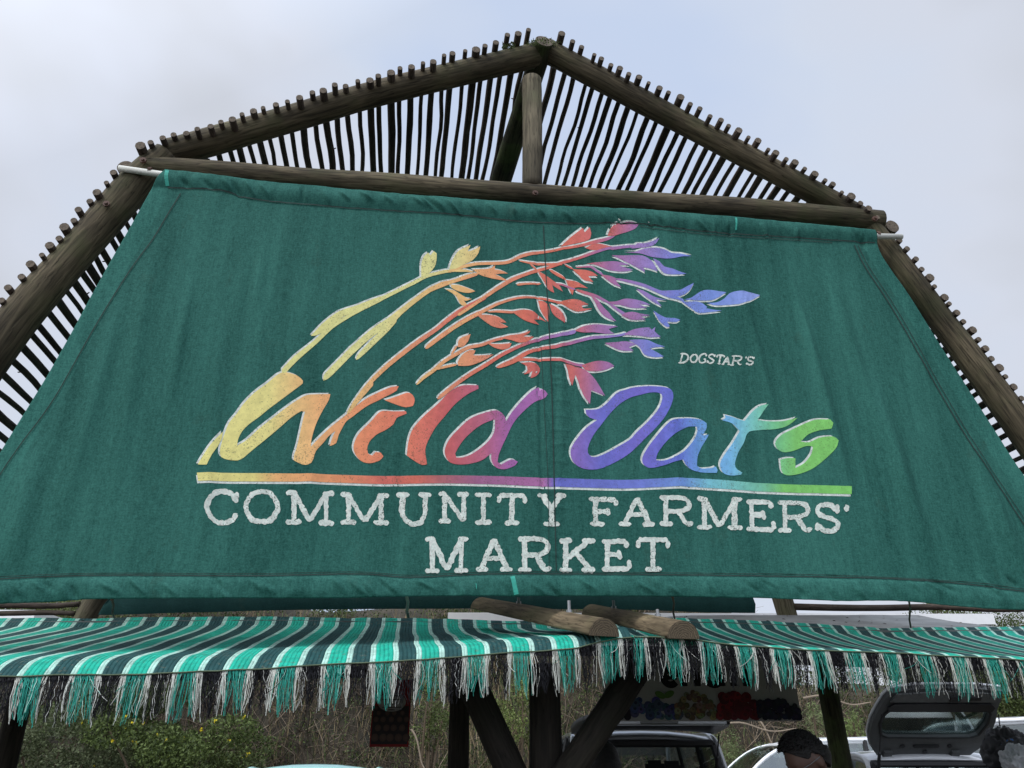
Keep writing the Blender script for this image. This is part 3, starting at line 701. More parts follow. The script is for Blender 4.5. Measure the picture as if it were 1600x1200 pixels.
shape(PX, [[(308,739),(400,740),(500,741),(600,743.5),(700,742.5),(780,744.5),(860,747.5),(980,749.5),(1060,746.5),(1120,749),(1200,755),(1331,759.5),(1331,772),(1200,768),(1120,763),(1060,760),(980,763),(860,761),(780,757.5),(700,755),(600,756),(500,753.5),(400,753),(310,752)]], rb_, 0, (-1.5, 3.6))
# stalks and leaves
stroke(Z4, [(100,1030,45),(200,925,45),(330,815,35),(450,700,35),(560,630,30),(650,580,28),(760,520,36),(850,475,30),(950,425,28),(1050,375,28),(1150,325,28),(1300,292,25),(1400,290,22),(1480,300,10)], sh=-30)
stroke(Z4, [(305,765,6),(350,740,40),(420,680,60),(520,605,55),(640,560,42),(760,508,34),(860,468,16)], sh=-30)
stroke(Z5, [(0,495,25),(100,460,28),(200,435,28),(300,428,25),(400,425,28),(500,412,28),(600,365,30),(700,340,28),(800,330,22),(950,300,22),(1100,275,25),(1200,250,32),(1300,225,28),(1360,200,8)])
shape(Z5, [[(1300,200),(1320,150),(1360,105),(1420,92),(1500,90),(1555,105),(1530,140),(1470,165),(1400,185),(1350,200)]], sh=-30)
shape(Z5, [[(915,290),(1000,210),(1100,135),(1115,172),(1155,130),(1168,180),(1160,220),(1120,245),(1000,270)]])
shape(Z5, [[(1120,300),(1180,270),(1230,265),(1350,290),(1290,312),(1180,318)]], sh=-20)
shape(Z5, [[(10,470),(40,390),(90,320),(185,275),(160,328),(210,315),(262,288),(250,340),(200,400),(120,440),(60,470)]], sh=-60)
shape(Z4, [[(1100,335),(1100,240),(1120,185),(1150,160),(1165,180),(1190,150),(1210,165),(1205,240),(1180,285),(1140,320)]], sh=-60)
shape(Z5, [[(200,475),(330,470),(385,440),(380,475),(440,485),(490,508),(420,510),(385,518),(440,540),(485,568),(420,560),(340,545),(260,520)]])
stroke(Z4, [(395,1085,8),(420,1050,50),(500,970,55),(620,850,55),(760,730,55),(880,650,58),(960,580,45),(1060,500,38),(1160,430,38),(1250,390,42),(1320,370,30),(1420,340,28),(1510,315,20)], sh=40)
stroke(Z5, [(0,592,22),(100,545,20),(200,515,20),(260,510,6)])
stroke(Z4, [(630,935,14),(660,900,35),(750,810,45),(850,710,50),(920,640,30)], sh=40)
shape(Z4, [[(1310,390),(1370,395),(1430,415),(1490,438),(1440,452),(1370,440),(1320,415)]])
shape(Z4, [[(1275,425),(1330,430),(1390,465),(1430,490),(1465,495),(1420,510),(1405,505),(1425,530),(1450,555),(1390,540),(1365,500),(1340,465)]])
stroke(Z4, [(600,1265,22),(650,1200,30),(720,1110,32),(830,1000,35),(950,900,35),(1080,800,35),(1200,720,32),(1300,640,35),(1400,570,35),(1569,480,30)], sh=150)
stroke(Z1, [(1345,80,32),(1250,190,32),(1200,250,30),(1165,300,10)], sh=150)
stroke(Z5, [(80,850,28),(200,770,28),(300,700,30),(420,620,35),(520,560,35),(620,520,30),(720,485,30),(800,465,25),(900,430,28),(1000,400,25),(1100,370,25),(1200,335,25),(1300,305,22),(1400,290,18),(1500,282,22)], sh=20)
stroke(Z4, [(1130,855,10),(1150,835,30),(1250,760,35),(1350,690,35),(1450,630,35),(1540,590,35)], sh=90)
stroke(Z5, [(0,985,28),(100,920,30),(200,860,32),(300,810,30),(400,760,25),(500,725,22),(600,705,20),(700,705,18),(800,720,22),(900,745,18),(950,755,5)], sh=20)
stroke(Z5, [(560,600,25),(640,592,18),(760,590,16)])
shape(Z5, [[(735,490),(780,510),(850,560),(900,600),(935,660),(895,632),(850,600),(865,665),(820,640),(790,590),(755,530)]], sh=40)
stroke(Z5, [(580,405,10),(700,425,22),(800,432,22),(900,430,22),(930,440,6)]); stroke(Z5, [(670,430,14),(730,482,18)]); stroke(Z5, [(830,478,22),(900,520,28),(960,560,18)])
shape(Z5, [[(960,560),(1010,565),(1060,580),(1140,630),(1060,620),(1030,625),(1015,685),(990,640),(975,600)]], sh=-10)
stroke(Z5, [(950,435,12),(1020,470,18)]); shape(Z5, [[(1015,470),(1060,475),(1120,480),(1180,500),(1220,530),(1140,530),(1185,580),(1110,565),(1070,525),(1040,500)]], sh=-20, d=(-.5, 3))
stroke(Z6, [(0,457,14),(60,455,14),(120,455,20),(170,490,20),(220,520,18)], sh=30)
shape(Z6, [[(80,432),(150,420),(240,412),(300,408),(370,415),(445,438),(345,440),(400,458),(465,475),(420,490),(340,492),(260,480),(200,455),(140,435)]], sh=10, d=DN)
stroke(Z6, [(320,552,12),(400,565,24),(480,585,28),(560,610,30),(640,645,30),(700,668,38),(760,690,36),(830,710,25),(880,730,22)], sh=10, d=(-1, 2.8))
shape(Z6, [[(200,520),(260,525),(320,545),(330,575),(370,620),(310,600),(250,560)]], d=DN)
shape(Z6, [[(640,650),(700,650),(780,645),(850,640),(900,615),(960,585),(930,640),(880,680),(820,695),(760,685),(700,670)]], d=DN)
shape(Z6, [[(880,720),(940,705),(990,670),(1040,645),(1100,640),(1160,650),(1225,660),(1180,690),(1110,722),(1000,728)]], d=DN)
shape(Z6, [[(1065,745),(1150,740),(1210,710),(1250,670),(1310,652),(1380,655),(1440,668),(1500,685),(1440,720),(1360,750),(1260,762),(1140,765)]], d=DN)
shape(Z6, [[(850,725),(900,740),(980,735),(1040,755),(1070,780),(1060,790),(1120,800),(1190,808),(1100,820),(1000,828),(950,800),(900,765)]], d=DN)
shape(Z6, [[(490,632),(550,650),(600,680),(650,705),(745,725),(650,722),(700,778),(640,750),(580,710),(530,670)]], d=DN)
stroke(Z6, [(280,310,20),(400,290,24),(490,284,24)])
shape(Z6, [[(470,285),(500,262),(560,262),(620,245),(680,218),(650,265),(600,290),(520,300),(450,305)]])
shape(Z6, [[(390,335),(480,330),(560,305),(650,298),(720,310),(780,340),(860,348),(940,370),(860,370),(780,385),(680,382),(600,370),(520,345)]], d=(0, -2.6))
shape(Z6, [[(290,360),(380,360),(480,358),(550,365),(610,400),(640,440),(665,492),(600,470),(550,460),(562,498),(520,475),(440,430),(360,390)]], d=DN)
shape(Z6, [[(625,385),(680,410),(720,450),(780,465),(840,490),(900,510),(830,516),(740,512),(700,490),(660,440)]], d=(-2.4, 2.4))
stroke(Z6, [(0,640,20),(80,670,28),(160,695,28),(220,725,25),(260,745,20),(320,790,25),(380,830,28),(430,860,18)], sh=20, d=(-1.5, 2.4))
shape(Z6, [[(120,695),(170,720),(220,780),(270,830),(300,870),(330,898),(270,880),(220,850),(180,800),(150,740)]], sh=20, d=(-3, 1.5))
shape(Z6, [[(260,740),(330,735),(390,715),(450,715),(520,730),(570,748),(605,768),(510,760),(580,790),(500,793),(430,785),(360,765),(300,760)]], d=DN)
shape(Z6, [[(370,850),(400,830),(460,820),(520,835),(605,850),(530,862),(570,885),(480,888),(430,880),(390,860)]], sh=-20, d=DN)
shape(Z6, [[(628,812),(680,845),(740,870),(800,870),(850,885),(820,903),(740,900),(765,940),(740,945),(690,910),(660,870)]], sh=30, d=DN)
stroke(Z5, [(880,590,16),(960,612,18),(1040,640,18)], sh=60)
shape(Z5, [[(735,725),(790,740),(820,780),(825,830),(815,905),(790,870),(760,820),(745,770)]], sh=40)
shape(Z5, [[(825,755),(870,775),(920,820),(955,880),(952,915),(900,880),(850,830)]], sh=40, d=(2.5, -1.5))
shape(Z5, [[(880,755),(940,735),(1000,718),(1060,722),(1110,745),(1145,762),(1085,772),(1100,795),(1175,795),(1110,815),(1040,818),(980,790),(930,765)]], d=DN)
stroke(Z5, [(320,822,10),(420,820,22),(520,825,22),(600,820,18)], sh=30)
shape(Z5, [[(520,820),(600,805),(680,812),(740,850),(800,905),(740,880),(700,885),(745,925),(690,915),(620,890),(560,850)]], sh=60)
shape(Z5, [[(240,850),(300,845),(380,855),(440,880),(475,910),(420,910),(490,945),(430,958),(360,940),(300,900)]], sh=60)
stroke(Z7, [(200,665,14),(230,640,30),(330,560,30),(430,490,30),(550,420,30),(660,350,28),(780,290,25),(900,245,25),(1010,215,28),(1100,200,28),(1200,175,32)], sh=110)
stroke(Z7, [(625,440,18),(680,420,35),(760,385,40),(850,330,30),(950,300,25),(1060,285,28),(1160,260,25),(1300,225,25),(1400,215,22),(1500,205,18),(1569,190,22)], sh=60)
shape(Z5, [[(1030,975),(1100,940),(1200,925),(1290,930),(1385,940),(1310,962),(1330,985),(1360,1000),(1280,1000),(1190,990),(1100,990)]], sh=30)
shape(Z6, [[(380,1010),(440,975),(510,955),(600,950),(615,970),(645,945),(640,980),(690,1025),(610,1030),(540,1020),(460,1012)]], d=DN)
shape(Z6, [[(232,1075),(320,1068),(400,1060),(450,1070),(490,1085),(430,1108),(470,1135),(390,1138),(320,1120)]], sh=10, d=DN)
shape(Z6, [[(430,1050),(500,1045),(580,1050),(650,1080),(725,1105),(650,1110),(600,1120),(660,1150),(715,1185),(640,1190),(560,1170),(520,1110),(480,1080)]], sh=40, d=DN)
stroke(Z7, [(760,385,25),(850,380,22),(950,382,20),(1050,380,22),(1130,395,22),(1200,415,22),(1270,425,26)], sh=50)
shape(Z7, [[(1240,420),(1320,395),(1380,388),(1440,400),(1475,425),(1420,450),(1340,465),(1270,455)]], sh=15, d=DN)
shape(Z7, [[(1120,410),(1180,425),(1240,470),(1250,520),(1232,600),(1215,540),(1195,490),(1185,520),(1172,568),(1150,520),(1140,460)]], sh=30, d=(-3, .5))
shape(Z7, [[(1195,430),(1260,450),(1310,490),(1350,540),(1410,640),(1360,620),(1310,600),(1300,700),(1255,640),(1235,580),(1250,500),(1230,460)]], sh=30, d=(-3, .5))
shape(Z7, [[(800,405),(880,400),(930,420),(940,460),(910,500),(870,515),(885,460),(860,480),(820,488),(850,460),(845,430)]], sh=80)
stroke(Z7, [(50,560,16),(100,510,25),(170,460,28),(240,400,28),(320,350,28),(420,295,28),(520,275,25),(600,245,22),(680,225,24)], sh=60)
shape(Z7, [[(650,225),(720,205),(800,195),(870,172),(860,190),(815,215),(895,215),(850,250),(790,258),(730,240)]], sh=50)
shape(Z7, [[(560,262),(640,270),(735,262),(720,295),(670,310),(610,295)]], sh=60)
stroke(Z7, [(190,450,14),(260,432,20),(340,415,18)], sh=60); stroke(Z7, [(300,345,14),(340,280,18)], sh=60)
shape(Z7, [[(345,400),(380,345),(430,312),(475,315),(460,350),(540,350),(605,345),(550,380),(480,410),(420,425),(350,425)]], sh=60)
shape(Z7, [[(345,290),(360,230),(440,195),(420,250),(380,290)]], sh=60)
shw.mb.build('emblem_outline', M_white, banner); emb.mb.build('painted_emblem', M_paint, banner)

# typewriter lettering
GL = {
'C': [[(.92,.30),(.80,.08),(.5,0),(.2,.1),(0,.5),(.2,.9),(.5,1),(.8,.92),(.98,.70)], [(.97,0),(.93,.36)]],
'O': [[(.5,0),(.2,.08),(0,.5),(.2,.92),(.5,1),(.8,.92),(1,.5),(.8,.08),(.5,0),(.4,.01)]],
'M': [[(0,0),(.24,0)], [(.17,0),(.17,1)], [(0,1),(.33,1)], [(.17,.02),(.5,.97)], [(.5,.97),(.83,.02)], [(.83,0),(.83,1)], [(.67,1),(1,1)], [(.76,0),(1,0)]],
'U': [[(0,0),(.38,0)], [(.18,0),(.18,.62),(.3,.92),(.5,1),(.7,.92),(.82,.62),(.82,0)], [(.62,0),(1,0)]],
'N': [[(0,0),(.26,0)], [(.2,0),(.2,1)], [(0,1),(.4,1)], [(.2,0),(.82,1)], [(.82,1),(.82,0)], [(.6,0),(1,0)]],
'I': [[(0,0),(1,0)], [(.5,0),(.5,1)], [(0,1),(1,1)]],
'T': [[(0,.28),(0,0)], [(0,0),(1,0)], [(1,0),(1,.28)], [(.5,0),(.5,1)], [(.22,1),(.8,1)]],
'Y': [[(0,0),(.36,0)], [(.64,0),(1,0)], [(.18,0),(.5,.5)], [(.82,0),(.5,.5)], [(.5,.48),(.5,1)], [(.22,1),(.8,1)]],
'F': [[(0,0),(1,0)], [(1,0),(1,.28)], [(.25,0),(.25,1)], [(.05,1),(.6,1)], [(.25,.5),(.68,.5)], [(.70,.34),(.72,.66)]],
'A': [[(.5,0),(.15,1)], [(.5,0),(.85,1)], [(.28,.64),(.72,.64)], [(0,1),(.34,1)], [(.66,1),(1,1)]],
'R': [[(0,0),(.6,0),(.84,.10),(.86,.34),(.62,.50),(.2,.52)], [(.2,0),(.2,1)], [(0,1),(.4,1)], [(.55,.52),(.68,.78),(.82,1),(1,.92)]],
'K': [[(0,0),(.36,0)], [(.18,0),(.18,1)], [(0,1),(.36,1)], [(.82,0),(.2,.6)], [(.45,.38),(.85,1)], [(.62,0),(1,0)], [(.62,1),(1,1)]],
'E': [[(0,0),(.9,0)], [(.9,0),(.9,.25)], [(.2,0),(.2,1)], [(0,1),(1,1)], [(1,1),(.98,.68)], [(.2,.48),(.6,.48)], [(.60,.32),(.66,.66)]],
'S': [[(.90,.26),(.72,.05),(.42,0),(.14,.08),(.08,.28),(.3,.44),(.7,.54),(.96,.70),(.88,.92),(.6,1),(.3,.95),(.1,.74)], [(.94,0),(.94,.34)], [(.06,1),(.04,.68)]],
'D': [[(0,0),(.5,0),(.92,.25),(.92,.7),(.5,1),(0,1)], [(.3,0),(.22,1)]],
'G': [[(.92,.30),(.80,.06),(.5,0),(.15,.15),(0,.5),(.15,.88),(.5,1),(.9,.88)], [(.95,0),(.92,.3)], [(.55,.58),(1,.58)], [(.92,.58),(.92,1)]],
"'": [[(.25,.2),(.55,.25)], [(.7,.1),(.45,1)]],
}
def glyph(pt, ch, x0, x1, y0, y1, w, jit=.22, slope=0, ital=0):
    h = w/2
    for st in GL[ch]:
        pts = []
        for gx, gy in st:
            X = x0+h+(x1-x0-w)*gx + ital*(.5-gy)*(y1-y0); Y = y0+h+(y1-y0-w)*gy + slope*(gx-.5)*(x1-x0)
            pts.append((X+random.uniform(-.5, .5), Y+random.uniform(-.5, .5), w*random.uniform(.82, 1.12)))
        pt.strip(pts, lambda x, y: (.68*random.uniform(.93, 1.05), .72, .65), .0012, jit, 2.2)
let = Paint(); random.seed(9)
for ch, x0, x1, y0, y1 in (('C',320,376,765,821),('O',381,438,765,820),('M',443,526,767,821),('M',528,612,769,820),('U',615,678,769,822),('N',681,737,768,818),('I',738,772,769,820),('T',776,824,771,821),('Y',835,888,771,823),
    ('F',916,966,776,823),('A',963,1027,774,823),('R',1026,1087,774,823),('M',1085,1164,776,828),('E',1162,1213,780,831),('R',1212,1273,782,833),('S',1271,1314,784,834),("'",1315,1330,784,803)):
    glyph(let, ch, x0, x1, y0, y1, 7.9, jit=.3, slope=.01)
for ch, x0, x1, y0, y1 in (('M',660,736,838,896),('A',739,805,838,894),('R',805,866,838,895),('K',870,934,841,895),('E',936,987,842,893),('T',993,1047,840,894)):
    glyph(let, ch, x0, x1, y0, y1, 8.2, jit=.3, slope=.0)
let.mb.build('painted_lettering', M_white, banner); let = Paint()
for ch, x0, x1, y0, y1 in (('D',1060,1077.5,551.5,567.5),('O',1078,1091,552,567),('G',1092,1105.5,551,567.5),('S',1105,1118,551.5,568),('T',1118.5,1132,553,569),('A',1128,1144,555,570),('R',1141,1162,555,571),("'",1163.5,1168.5,555,561),('S',1166,1179,556,571)):
    glyph(let, ch, x0, x1, y0, y1, 2.7, jit=.1, ital=.18)
let.mb.build('painted_lettering', M_white, banner)
# stitched seams
sm = Paint(); tc_ = lambda x, y: (1, 1, 1)
for pts in ([(262,293,1.8),(342,297,1.8),(400,312,1.6),(520,324,1.6),(700,335,1.6),(800,345,1.8),(900,349,1.6),(1000,350,1.6),(1100,363,1.6),(1200,370,1.6),(1300,376,1.6),(1366,380,1.6)],
            [(1000,354,1),(1100,367,1),(1200,374,1),(1300,380,1)],
            [(282,302,1.6),(262,335,1.6),(240,372,1.6),(205,420,1.6),(150,510,1.6),(85,625,1.6),(30,700,1.6),(-10,760,1.6),(-90,900,1.6)],
            [(1334,384,1.6),(1352,420,1.6),(1390,478,1.6),(1430,545,1.6),(1470,615,1.6),(1530,715,1.6),(1580,790,1.6),(1660,915,1.6)],
            [(1340,384,.9),(1358,420,.9),(1396,478,.9),(1436,545,.9),(1476,615,.9),(1536,715,.9),(1586,790,.9),(1666,915,.9)],
            [(-120,916,1.8),(0,905,1.8),(160,899,1.8),(400,900,1.8),(560,897,1.8),(640,902,1.8),(760,897,1.8),(900,897,1.8),(1100,899,1.8),(1300,902,1.8),(1400,905,1.8),(1500,912,1.8),(1600,924,1.8),(1700,930,1.8)],
            [(-120,912,.9),(0,901.5,.9),(160,896,.9),(400,897,.9),(560,894,.9),(640,899,.9),(760,894,.9),(900,894,.9),(1100,896,.9),(1300,899,.9),(1500,909,.9),(1600,921,.9)],
            [(849,352,1.4),(853,430,1.4),(858,520,1.4),(862,620,1.4),(865,740,1.5),(869,892,1.5)], [(845,540,.7),(850,640,.7),(856,760,.7),(858,890,.7)]):
    sm.strip(pts, tc_, .0046, .1, 5, cap=False)
sm.mb.build('seam_thread', M_thread, banner)
for pts in ([(262,268,6),(261,280,6),(262,291,6)], [(1148,343,3),(1148,362,3)], [(800,901,7),(803,915,7),(806,930,7)], [(743,913,1.2),(744,922,1.2)]):
    tp = Paint(); tp.strip(pts, lambda x, y: (.05, .36, .28), .003, .05, 4, cap=False)
    tp.mb.build('repair_tape', M_paint, banner)

# pipe through the sleeve
pa, pb = FP(186, 263, -.10), FP(1409, 370, -.10)
mb = MB(); mid = [pa.lerp(pb, i/10) + Vector((0, 0, -.062*math.sin(math.pi*i/10)**.6 if 0 < i < 10 else 0)) for i in range(11)]
def ring(mb, a, b, R0, r1, n=16):
    pass
mb.tube(mid, .0165, n=14)
pipe = mb.build('pipe', M_pvc, None, smooth=True, origin=pa)
tag(pipe, 'thin white pipe through the top sleeve of the green lettered banner', 'pipe')
for t in (.035, .965):
    c = pa.lerp(pb, t); ax = (pb-pa).normalized(); up = Vector((0, 0, 1)); fr = ax.cross(up)
    mb = MB()
    for s in range(3):
        pts = [c + ax*(s-1)*.006 + (up*math.cos(k*math.pi/6)+fr*math.sin(k*math.pi/6))*.0185 for k in range(13)]
        mb.tube(pts, .0025, n=5)
    mb.tube([c+up*.018, c+up*.02+FN*.05], .0025, n=5)
    mb.build('wire_tie', M_rust, pipe)

# hangers between the banner hem and the awnings
for nm, px, y0, y1, w0, m, lb in (('cord', 636, 930, 964, .02, M_cord, 'pale grey cord stretched from the banner hem down to the left awning'),
                         ('cord', 1052, 932, 966, .02, M_rust, 'dark rusty cord just right of the two half logs, from banner hem to awning'),
                         ('cord', 1421, 938, 980, .02, M_rust, 'dark rusty cord far to the right, from banner hem to awning'),
                         ('cord', 176, 936, 965, .3, M_rust, 'thin rusty cord on the left, below the banner beside the rear rafter')):
    a, b = FP(px-1, y0, -.12), FP(px+2, y1, w0+.2)
    mb = MB(); mb.tube([a, a.lerp(b, .3)+Vector((.004, 0, 0)), a.lerp(b, .7)-Vector((.004, 0, 0)), b], .0045 if m is M_rust else .007, n=7)
    mb.ball(a+Vector((0, 0, .0)), .008, nu=8, nv=6)
    tag(mb.build(nm, m, None, smooth=True, origin=b), lb, 'cord', 'cords under the banner hem')

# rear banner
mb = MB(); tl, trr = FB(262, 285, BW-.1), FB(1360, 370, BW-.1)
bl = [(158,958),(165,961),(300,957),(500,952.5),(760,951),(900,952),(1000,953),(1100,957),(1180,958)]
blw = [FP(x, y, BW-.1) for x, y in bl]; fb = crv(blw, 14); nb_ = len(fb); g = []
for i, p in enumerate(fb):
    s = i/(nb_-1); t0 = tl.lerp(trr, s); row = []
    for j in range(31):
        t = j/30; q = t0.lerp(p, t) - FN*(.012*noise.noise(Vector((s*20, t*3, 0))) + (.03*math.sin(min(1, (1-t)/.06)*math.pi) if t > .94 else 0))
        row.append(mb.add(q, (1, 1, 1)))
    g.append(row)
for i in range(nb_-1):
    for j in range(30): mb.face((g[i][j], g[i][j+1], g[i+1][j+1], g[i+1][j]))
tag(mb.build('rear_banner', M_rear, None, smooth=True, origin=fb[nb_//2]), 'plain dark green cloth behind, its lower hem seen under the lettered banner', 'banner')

# ------------------------------------------------------------------ awnings
TEAL = srgb(.16, .74, .63); WHI = srgb(.74, .90, .84); DRK = srgb(.17, .33, .33); BLK = (.012, .012, .014)
WF, WB = -.40, 1.15
def awning(name, label, front, back, u0, u1, period, phase, fold, seed, sag):
    random.seed(seed)
    fr = sorted([F(x, y, WF) for x, y in front]); bk = sorted([F(x, y, WB) for x, y in back])
    root = thing(name, label, 'awning', LW((u0+u1)/2, interp(fr, (u0+u1)/2), WF), 'striped fringed awnings')
    half = period/2; wd = period*.06
    def colr(u):
        q = ((u-phase) % period)
        if q < wd*2: return 'w'
        if q < half: return 't'
        if q < half+wd*2: return 'w'
        return 'd'
    CM = {'w': WHI, 't': TEAL, 'd': DRK}
    # columns break exactly at the stripe edges
    us = [u0]; k = math.floor((u0-phase)/period)-1
    cuts = []
    while True:
        base = phase+k*period
        if base > u1: break
        for a, b, n in ((0, wd*2, 2), (wd*2, half, 4), (half, half+wd*2, 2), (half+wd*2, period, 4)):
            for i in range(n): cuts.append((base+a+(b-a)*i/n, base+a+(b-a)*(i+1)/n))
        k += 1
    prof = [(0, 0, 0)] ; NTT = 46
    mb = MB()
    def surf(u, t):
        vf = interp(fr, u); vb = interp(bk, u)
        # t: 0 front edge ... 1 back edge
        D = WB-WF; x = D*(t**1.9 if t < 1 else 1); w = WF+x
        v = vf + fold*(1-math.exp(-(x/.058)**.9)) + (vb-vf-fold)*(x/D) - sag*math.sin(math.pi*(x/D)**.75) - .035*sstep(.35, .97, x/D)*(1-sstep(.96, 1, x/D))
        v += .006*noise.noise(Vector((u*3, t*4, seed))) + .0035*noise.noise(Vector((u*11, t*9, seed)))
        w += .006*noise.noise(Vector((u*7, t*3, seed+3)))
        du = .012*noise.noise(Vector((u*1.5, t*3.2, seed+8)))
        return LW(u+du, v, w)
    for a, b in cuts:
        if b <= u0 or a >= u1: continue
        a2, b2 = max(a, u0), min(b, u1); c = CM[colr((a+b)/2)]
        colA = [mb.add(surf(a2, t/NTT), c) for t in range(NTT+1)]; colB = [mb.add(surf(b2, t/NTT), c) for t in range(NTT+1)]
        for t in range(NTT): mb.face((colA[t], colB[t], colB[t+1], colA[t+1]))
    cl = mb.build('cloth', M_awn, root, smooth=True)
    so = cl.modifiers.new('t', 'SOLIDIFY'); so.thickness = .003; so.offset = -1
    # stitched front edge
    mb = MB(); n = 120
    pts = [surf(u0+(u1-u0)*i/n, 0)-FN*.003 for i in range(n+1)]
    mb.tube(pts, .0028, n=6); mb.build('edge_binding', simple('edge_binding', (.09, .12, .07), .9), root)
    # fringe
    mb = MB(); u = u0
    FC = {'w': ((.66, .66, .58), (.80, .82, .74)), 't': ((.03, .34, .26), (.06, .45, .35)), 'd': ((.008, .008, .01), (.02, .02, .024))}
    while u < u1:
        wtuft = random.uniform(.010, .022); uc = u+wtuft/2; kk = colr(uc); ns = int(wtuft/.0017) if kk != 'd' else int(wtuft/.0013)
        L0 = random.uniform(.135, .165); dl = random.gauss(0, .010); lean = random.gauss(0, .008); conv = random.uniform(.1, .75)
        for s in range(ns):
            uu = u+wtuft*(s+random.random())/ns; k2 = colr(uu)
            if kk == 'd' and k2 != 'd': pass
            top = surf(uu, 0); L = L0*random.uniform(.72, 1.08)
            ue = uc+(uu-uc)*(1-conv)+lean; stray = random.random() < .09
            if stray: ue += random.gauss(0, .03); L *= random.uniform(.6, .95)
            pts = []; n = 6 if k2 != 'd' else 9; ph = random.random()*6.28; amp = {'w': .0006, 't': .0013, 'd': .0026}[k2]*random.uniform(.5, 1.6); bow = random.gauss(0, .007)
            for q in range(n+1):
                t = q/n
                x = (ue-uu)*(t**1.3)+bow*math.sin(t*3.14)+amp*math.sin(ph+t*(14 if k2 != 'd' else 34)); z = -L*t
                yy = amp*math.cos(ph+t*(14 if k2 != 'd' else 34)) - .010*math.sin(t*3.1)*(.4+random.random()*.1) + (.012*math.sin(ph)*t)
                if stray: z += .03*t*t*abs(math.sin(ph))
                pts.append(top + FUv*x + FN*yy + Vector((0, 0, z)))
            lo, hi = FC[k2]; f = random.random(); col = tuple(lo[i]*(1-f)+hi[i]*f for i in range(3))
            if k2 == 't' and random.random() < .12: col = WHI
            if k2 != 'd' and random.random() < .07: col = (.012, .012, .014)
            if k2 == 'd' and random.random() < .05: col = (.5, .5, .46)
            r = {'w': .00125, 't': .0011, 'd': .0011}[k2]*random.uniform(.8, 1.25)
            mb.tube(pts, [r*(1-.15*q/n) for q in range(n+1)], n=3, caps=False, col=col)
        u += wtuft*random.uniform(.92, 1.08)
    mb.build('fringe', M_fringe, root)
    return root
lf = [(-900,1062),(-300,1058),(0,1057),(120,1054),(250,1053),(400,1046),(500,1039),(600,1034),(700,1028),(800,1020),(900,1012),(930,1004),(960,998),(1000,996)]
lb_ = [(-400,967),(0,966),(400,963.5),(650,966),(760,969),(1000,972)]
uL0 = F(-70, 967, WB)[0]; uM = F(1028, 998, WF)[0]; uR1 = F(1680, 979, WB)[0]
awning('awning', 'green, white and charcoal striped fringed awning cloth left of the two half logs', lf, lb_, uL0, F(985, 998, WF)[0], (.0865*2), F(118-10, 1050, WF)[0], .065, 51, .035)
rf = [(980,996),(1020,996),(1060,998),(1100,1002),(1150,1009),(1250,1014),(1350,1019),(1500,1026),(1600,1031),(1800,1040),(2600,1060)]
rb2 = [(900,966),(1060,966),(1150,968),(1250,973),(1310,978),(1400,981),(1600,979),(2000,976)]
awning('awning', 'green, white and charcoal striped fringed awning cloth right of the two half logs', rf, rb2, F(988, 998, WF)[0], uR1, .0765*2, F(1215-9, 1022, WF)[0], .05, 52, .095)

# ------------------------------------------------------------------ half logs holding the awnings
def halflog(label, fx, fy, fw, bx, by, bw, w0, w1, seed):
    a = FP(fx, fy, w0); b = FP(bx, by, w1)
    depth = lambda p: (p-CC).dot(CF)
    ra = fw*depth(a)/1200/2; rb = bw*depth(b)/1200/2
    root = thing('half_log', label, 'log', a.lerp(b, .5), 'half logs laid across the awning joint')
    mb = MB(); n = 20; ns = 26; ax = (b-a).normalized(); sd = ax.cross(Vector((0, 0, 1))).normalized(); up = sd.cross(ax).normalized(); rings = []
    for i in range(ns+1):
        t = i/ns; c = a.lerp(b, t); r = ra*(1-t)+rb*t; r *= 1+.03*noise.noise(Vector((t*5, seed, 0))); row = []
        for j in range(n+1):
            an = math.pi*j/n; rr = r*(1+.015*noise.noise(Vector((j*.5, t*4, seed))))
            row.append(mb.add(c + sd*math.cos(an)*rr + up*math.sin(an)*rr*1.02))
        rings.append(row)
    for i in range(ns):
        for j in range(n):
            uv = ((seed+j*.01, i*.06), (seed+(j+1)*.01, i*.06), (seed+(j+1)*.01, (i+1)*.06), (seed+j*.01, (i+1)*.06))
            mb.face((rings[i][j], rings[i][j+1], rings[i+1][j+1], rings[i+1][j]), 0, uv)
        mb.face((rings[i][0], rings[i+1][0], rings[i+1][n], rings[i][n]), 0, ((0, 0), (.1, 0), (.1, .1), (0, .1)))
    mb.face(rings[0][::-1], 1, [(0, 0)]*(n+1)); mb.face(rings[-1], 1, [(0, 0)]*(n+1))
    M_lg = wood('grey_log', (.06, .045, .027), (.20, .155, .10), moss=(.13, .13, .06), mossamt=.2)
    # rings on the sawn end
    m, nt, bs, oo = mat('sawn_end'); tc = N(nt, 'ShaderNodeTexCoord'); mpn = N(nt, 'ShaderNodeMapping')
    o0 = a-root.location; mpn.inputs['Location'].default_value = (-o0.x, -o0.y, -o0.z); nt.links.new(tc.outputs['Object'], mpn.inputs[0])
    wv = N(nt, 'ShaderNodeTexWave', wave_type='RINGS', rings_direction='SPHERICAL'); wv.inputs['Scale'].default_value = 38; wv.inputs['Distortion'].default_value = 7; wv.inputs['Detail'].default_value = 3; wv.inputs['Detail Scale'].default_value = 2
    nt.links.new(mpn.outputs[0], wv.inputs['Vector'])
    rr = N(nt, 'ShaderNodeValToRGB'); rr.color_ramp.elements[0].color = (.05, .038, .024, 1); rr.color_ramp.elements[1].color = (.15, .115, .07, 1); nt.links.new(wv.outputs[1], rr.inputs[0])
    nt.links.new(rr.outputs[0], bs.inputs['Base Color']); bs.inputs['Roughness'].default_value = .9
    o = mb.build('log_body', [M_lg, m], root); o.data.polygons.foreach_set('use_smooth', [len(p.vertices) == 4 for p in o.data.polygons])
    return root, a, b, ra, rb, up
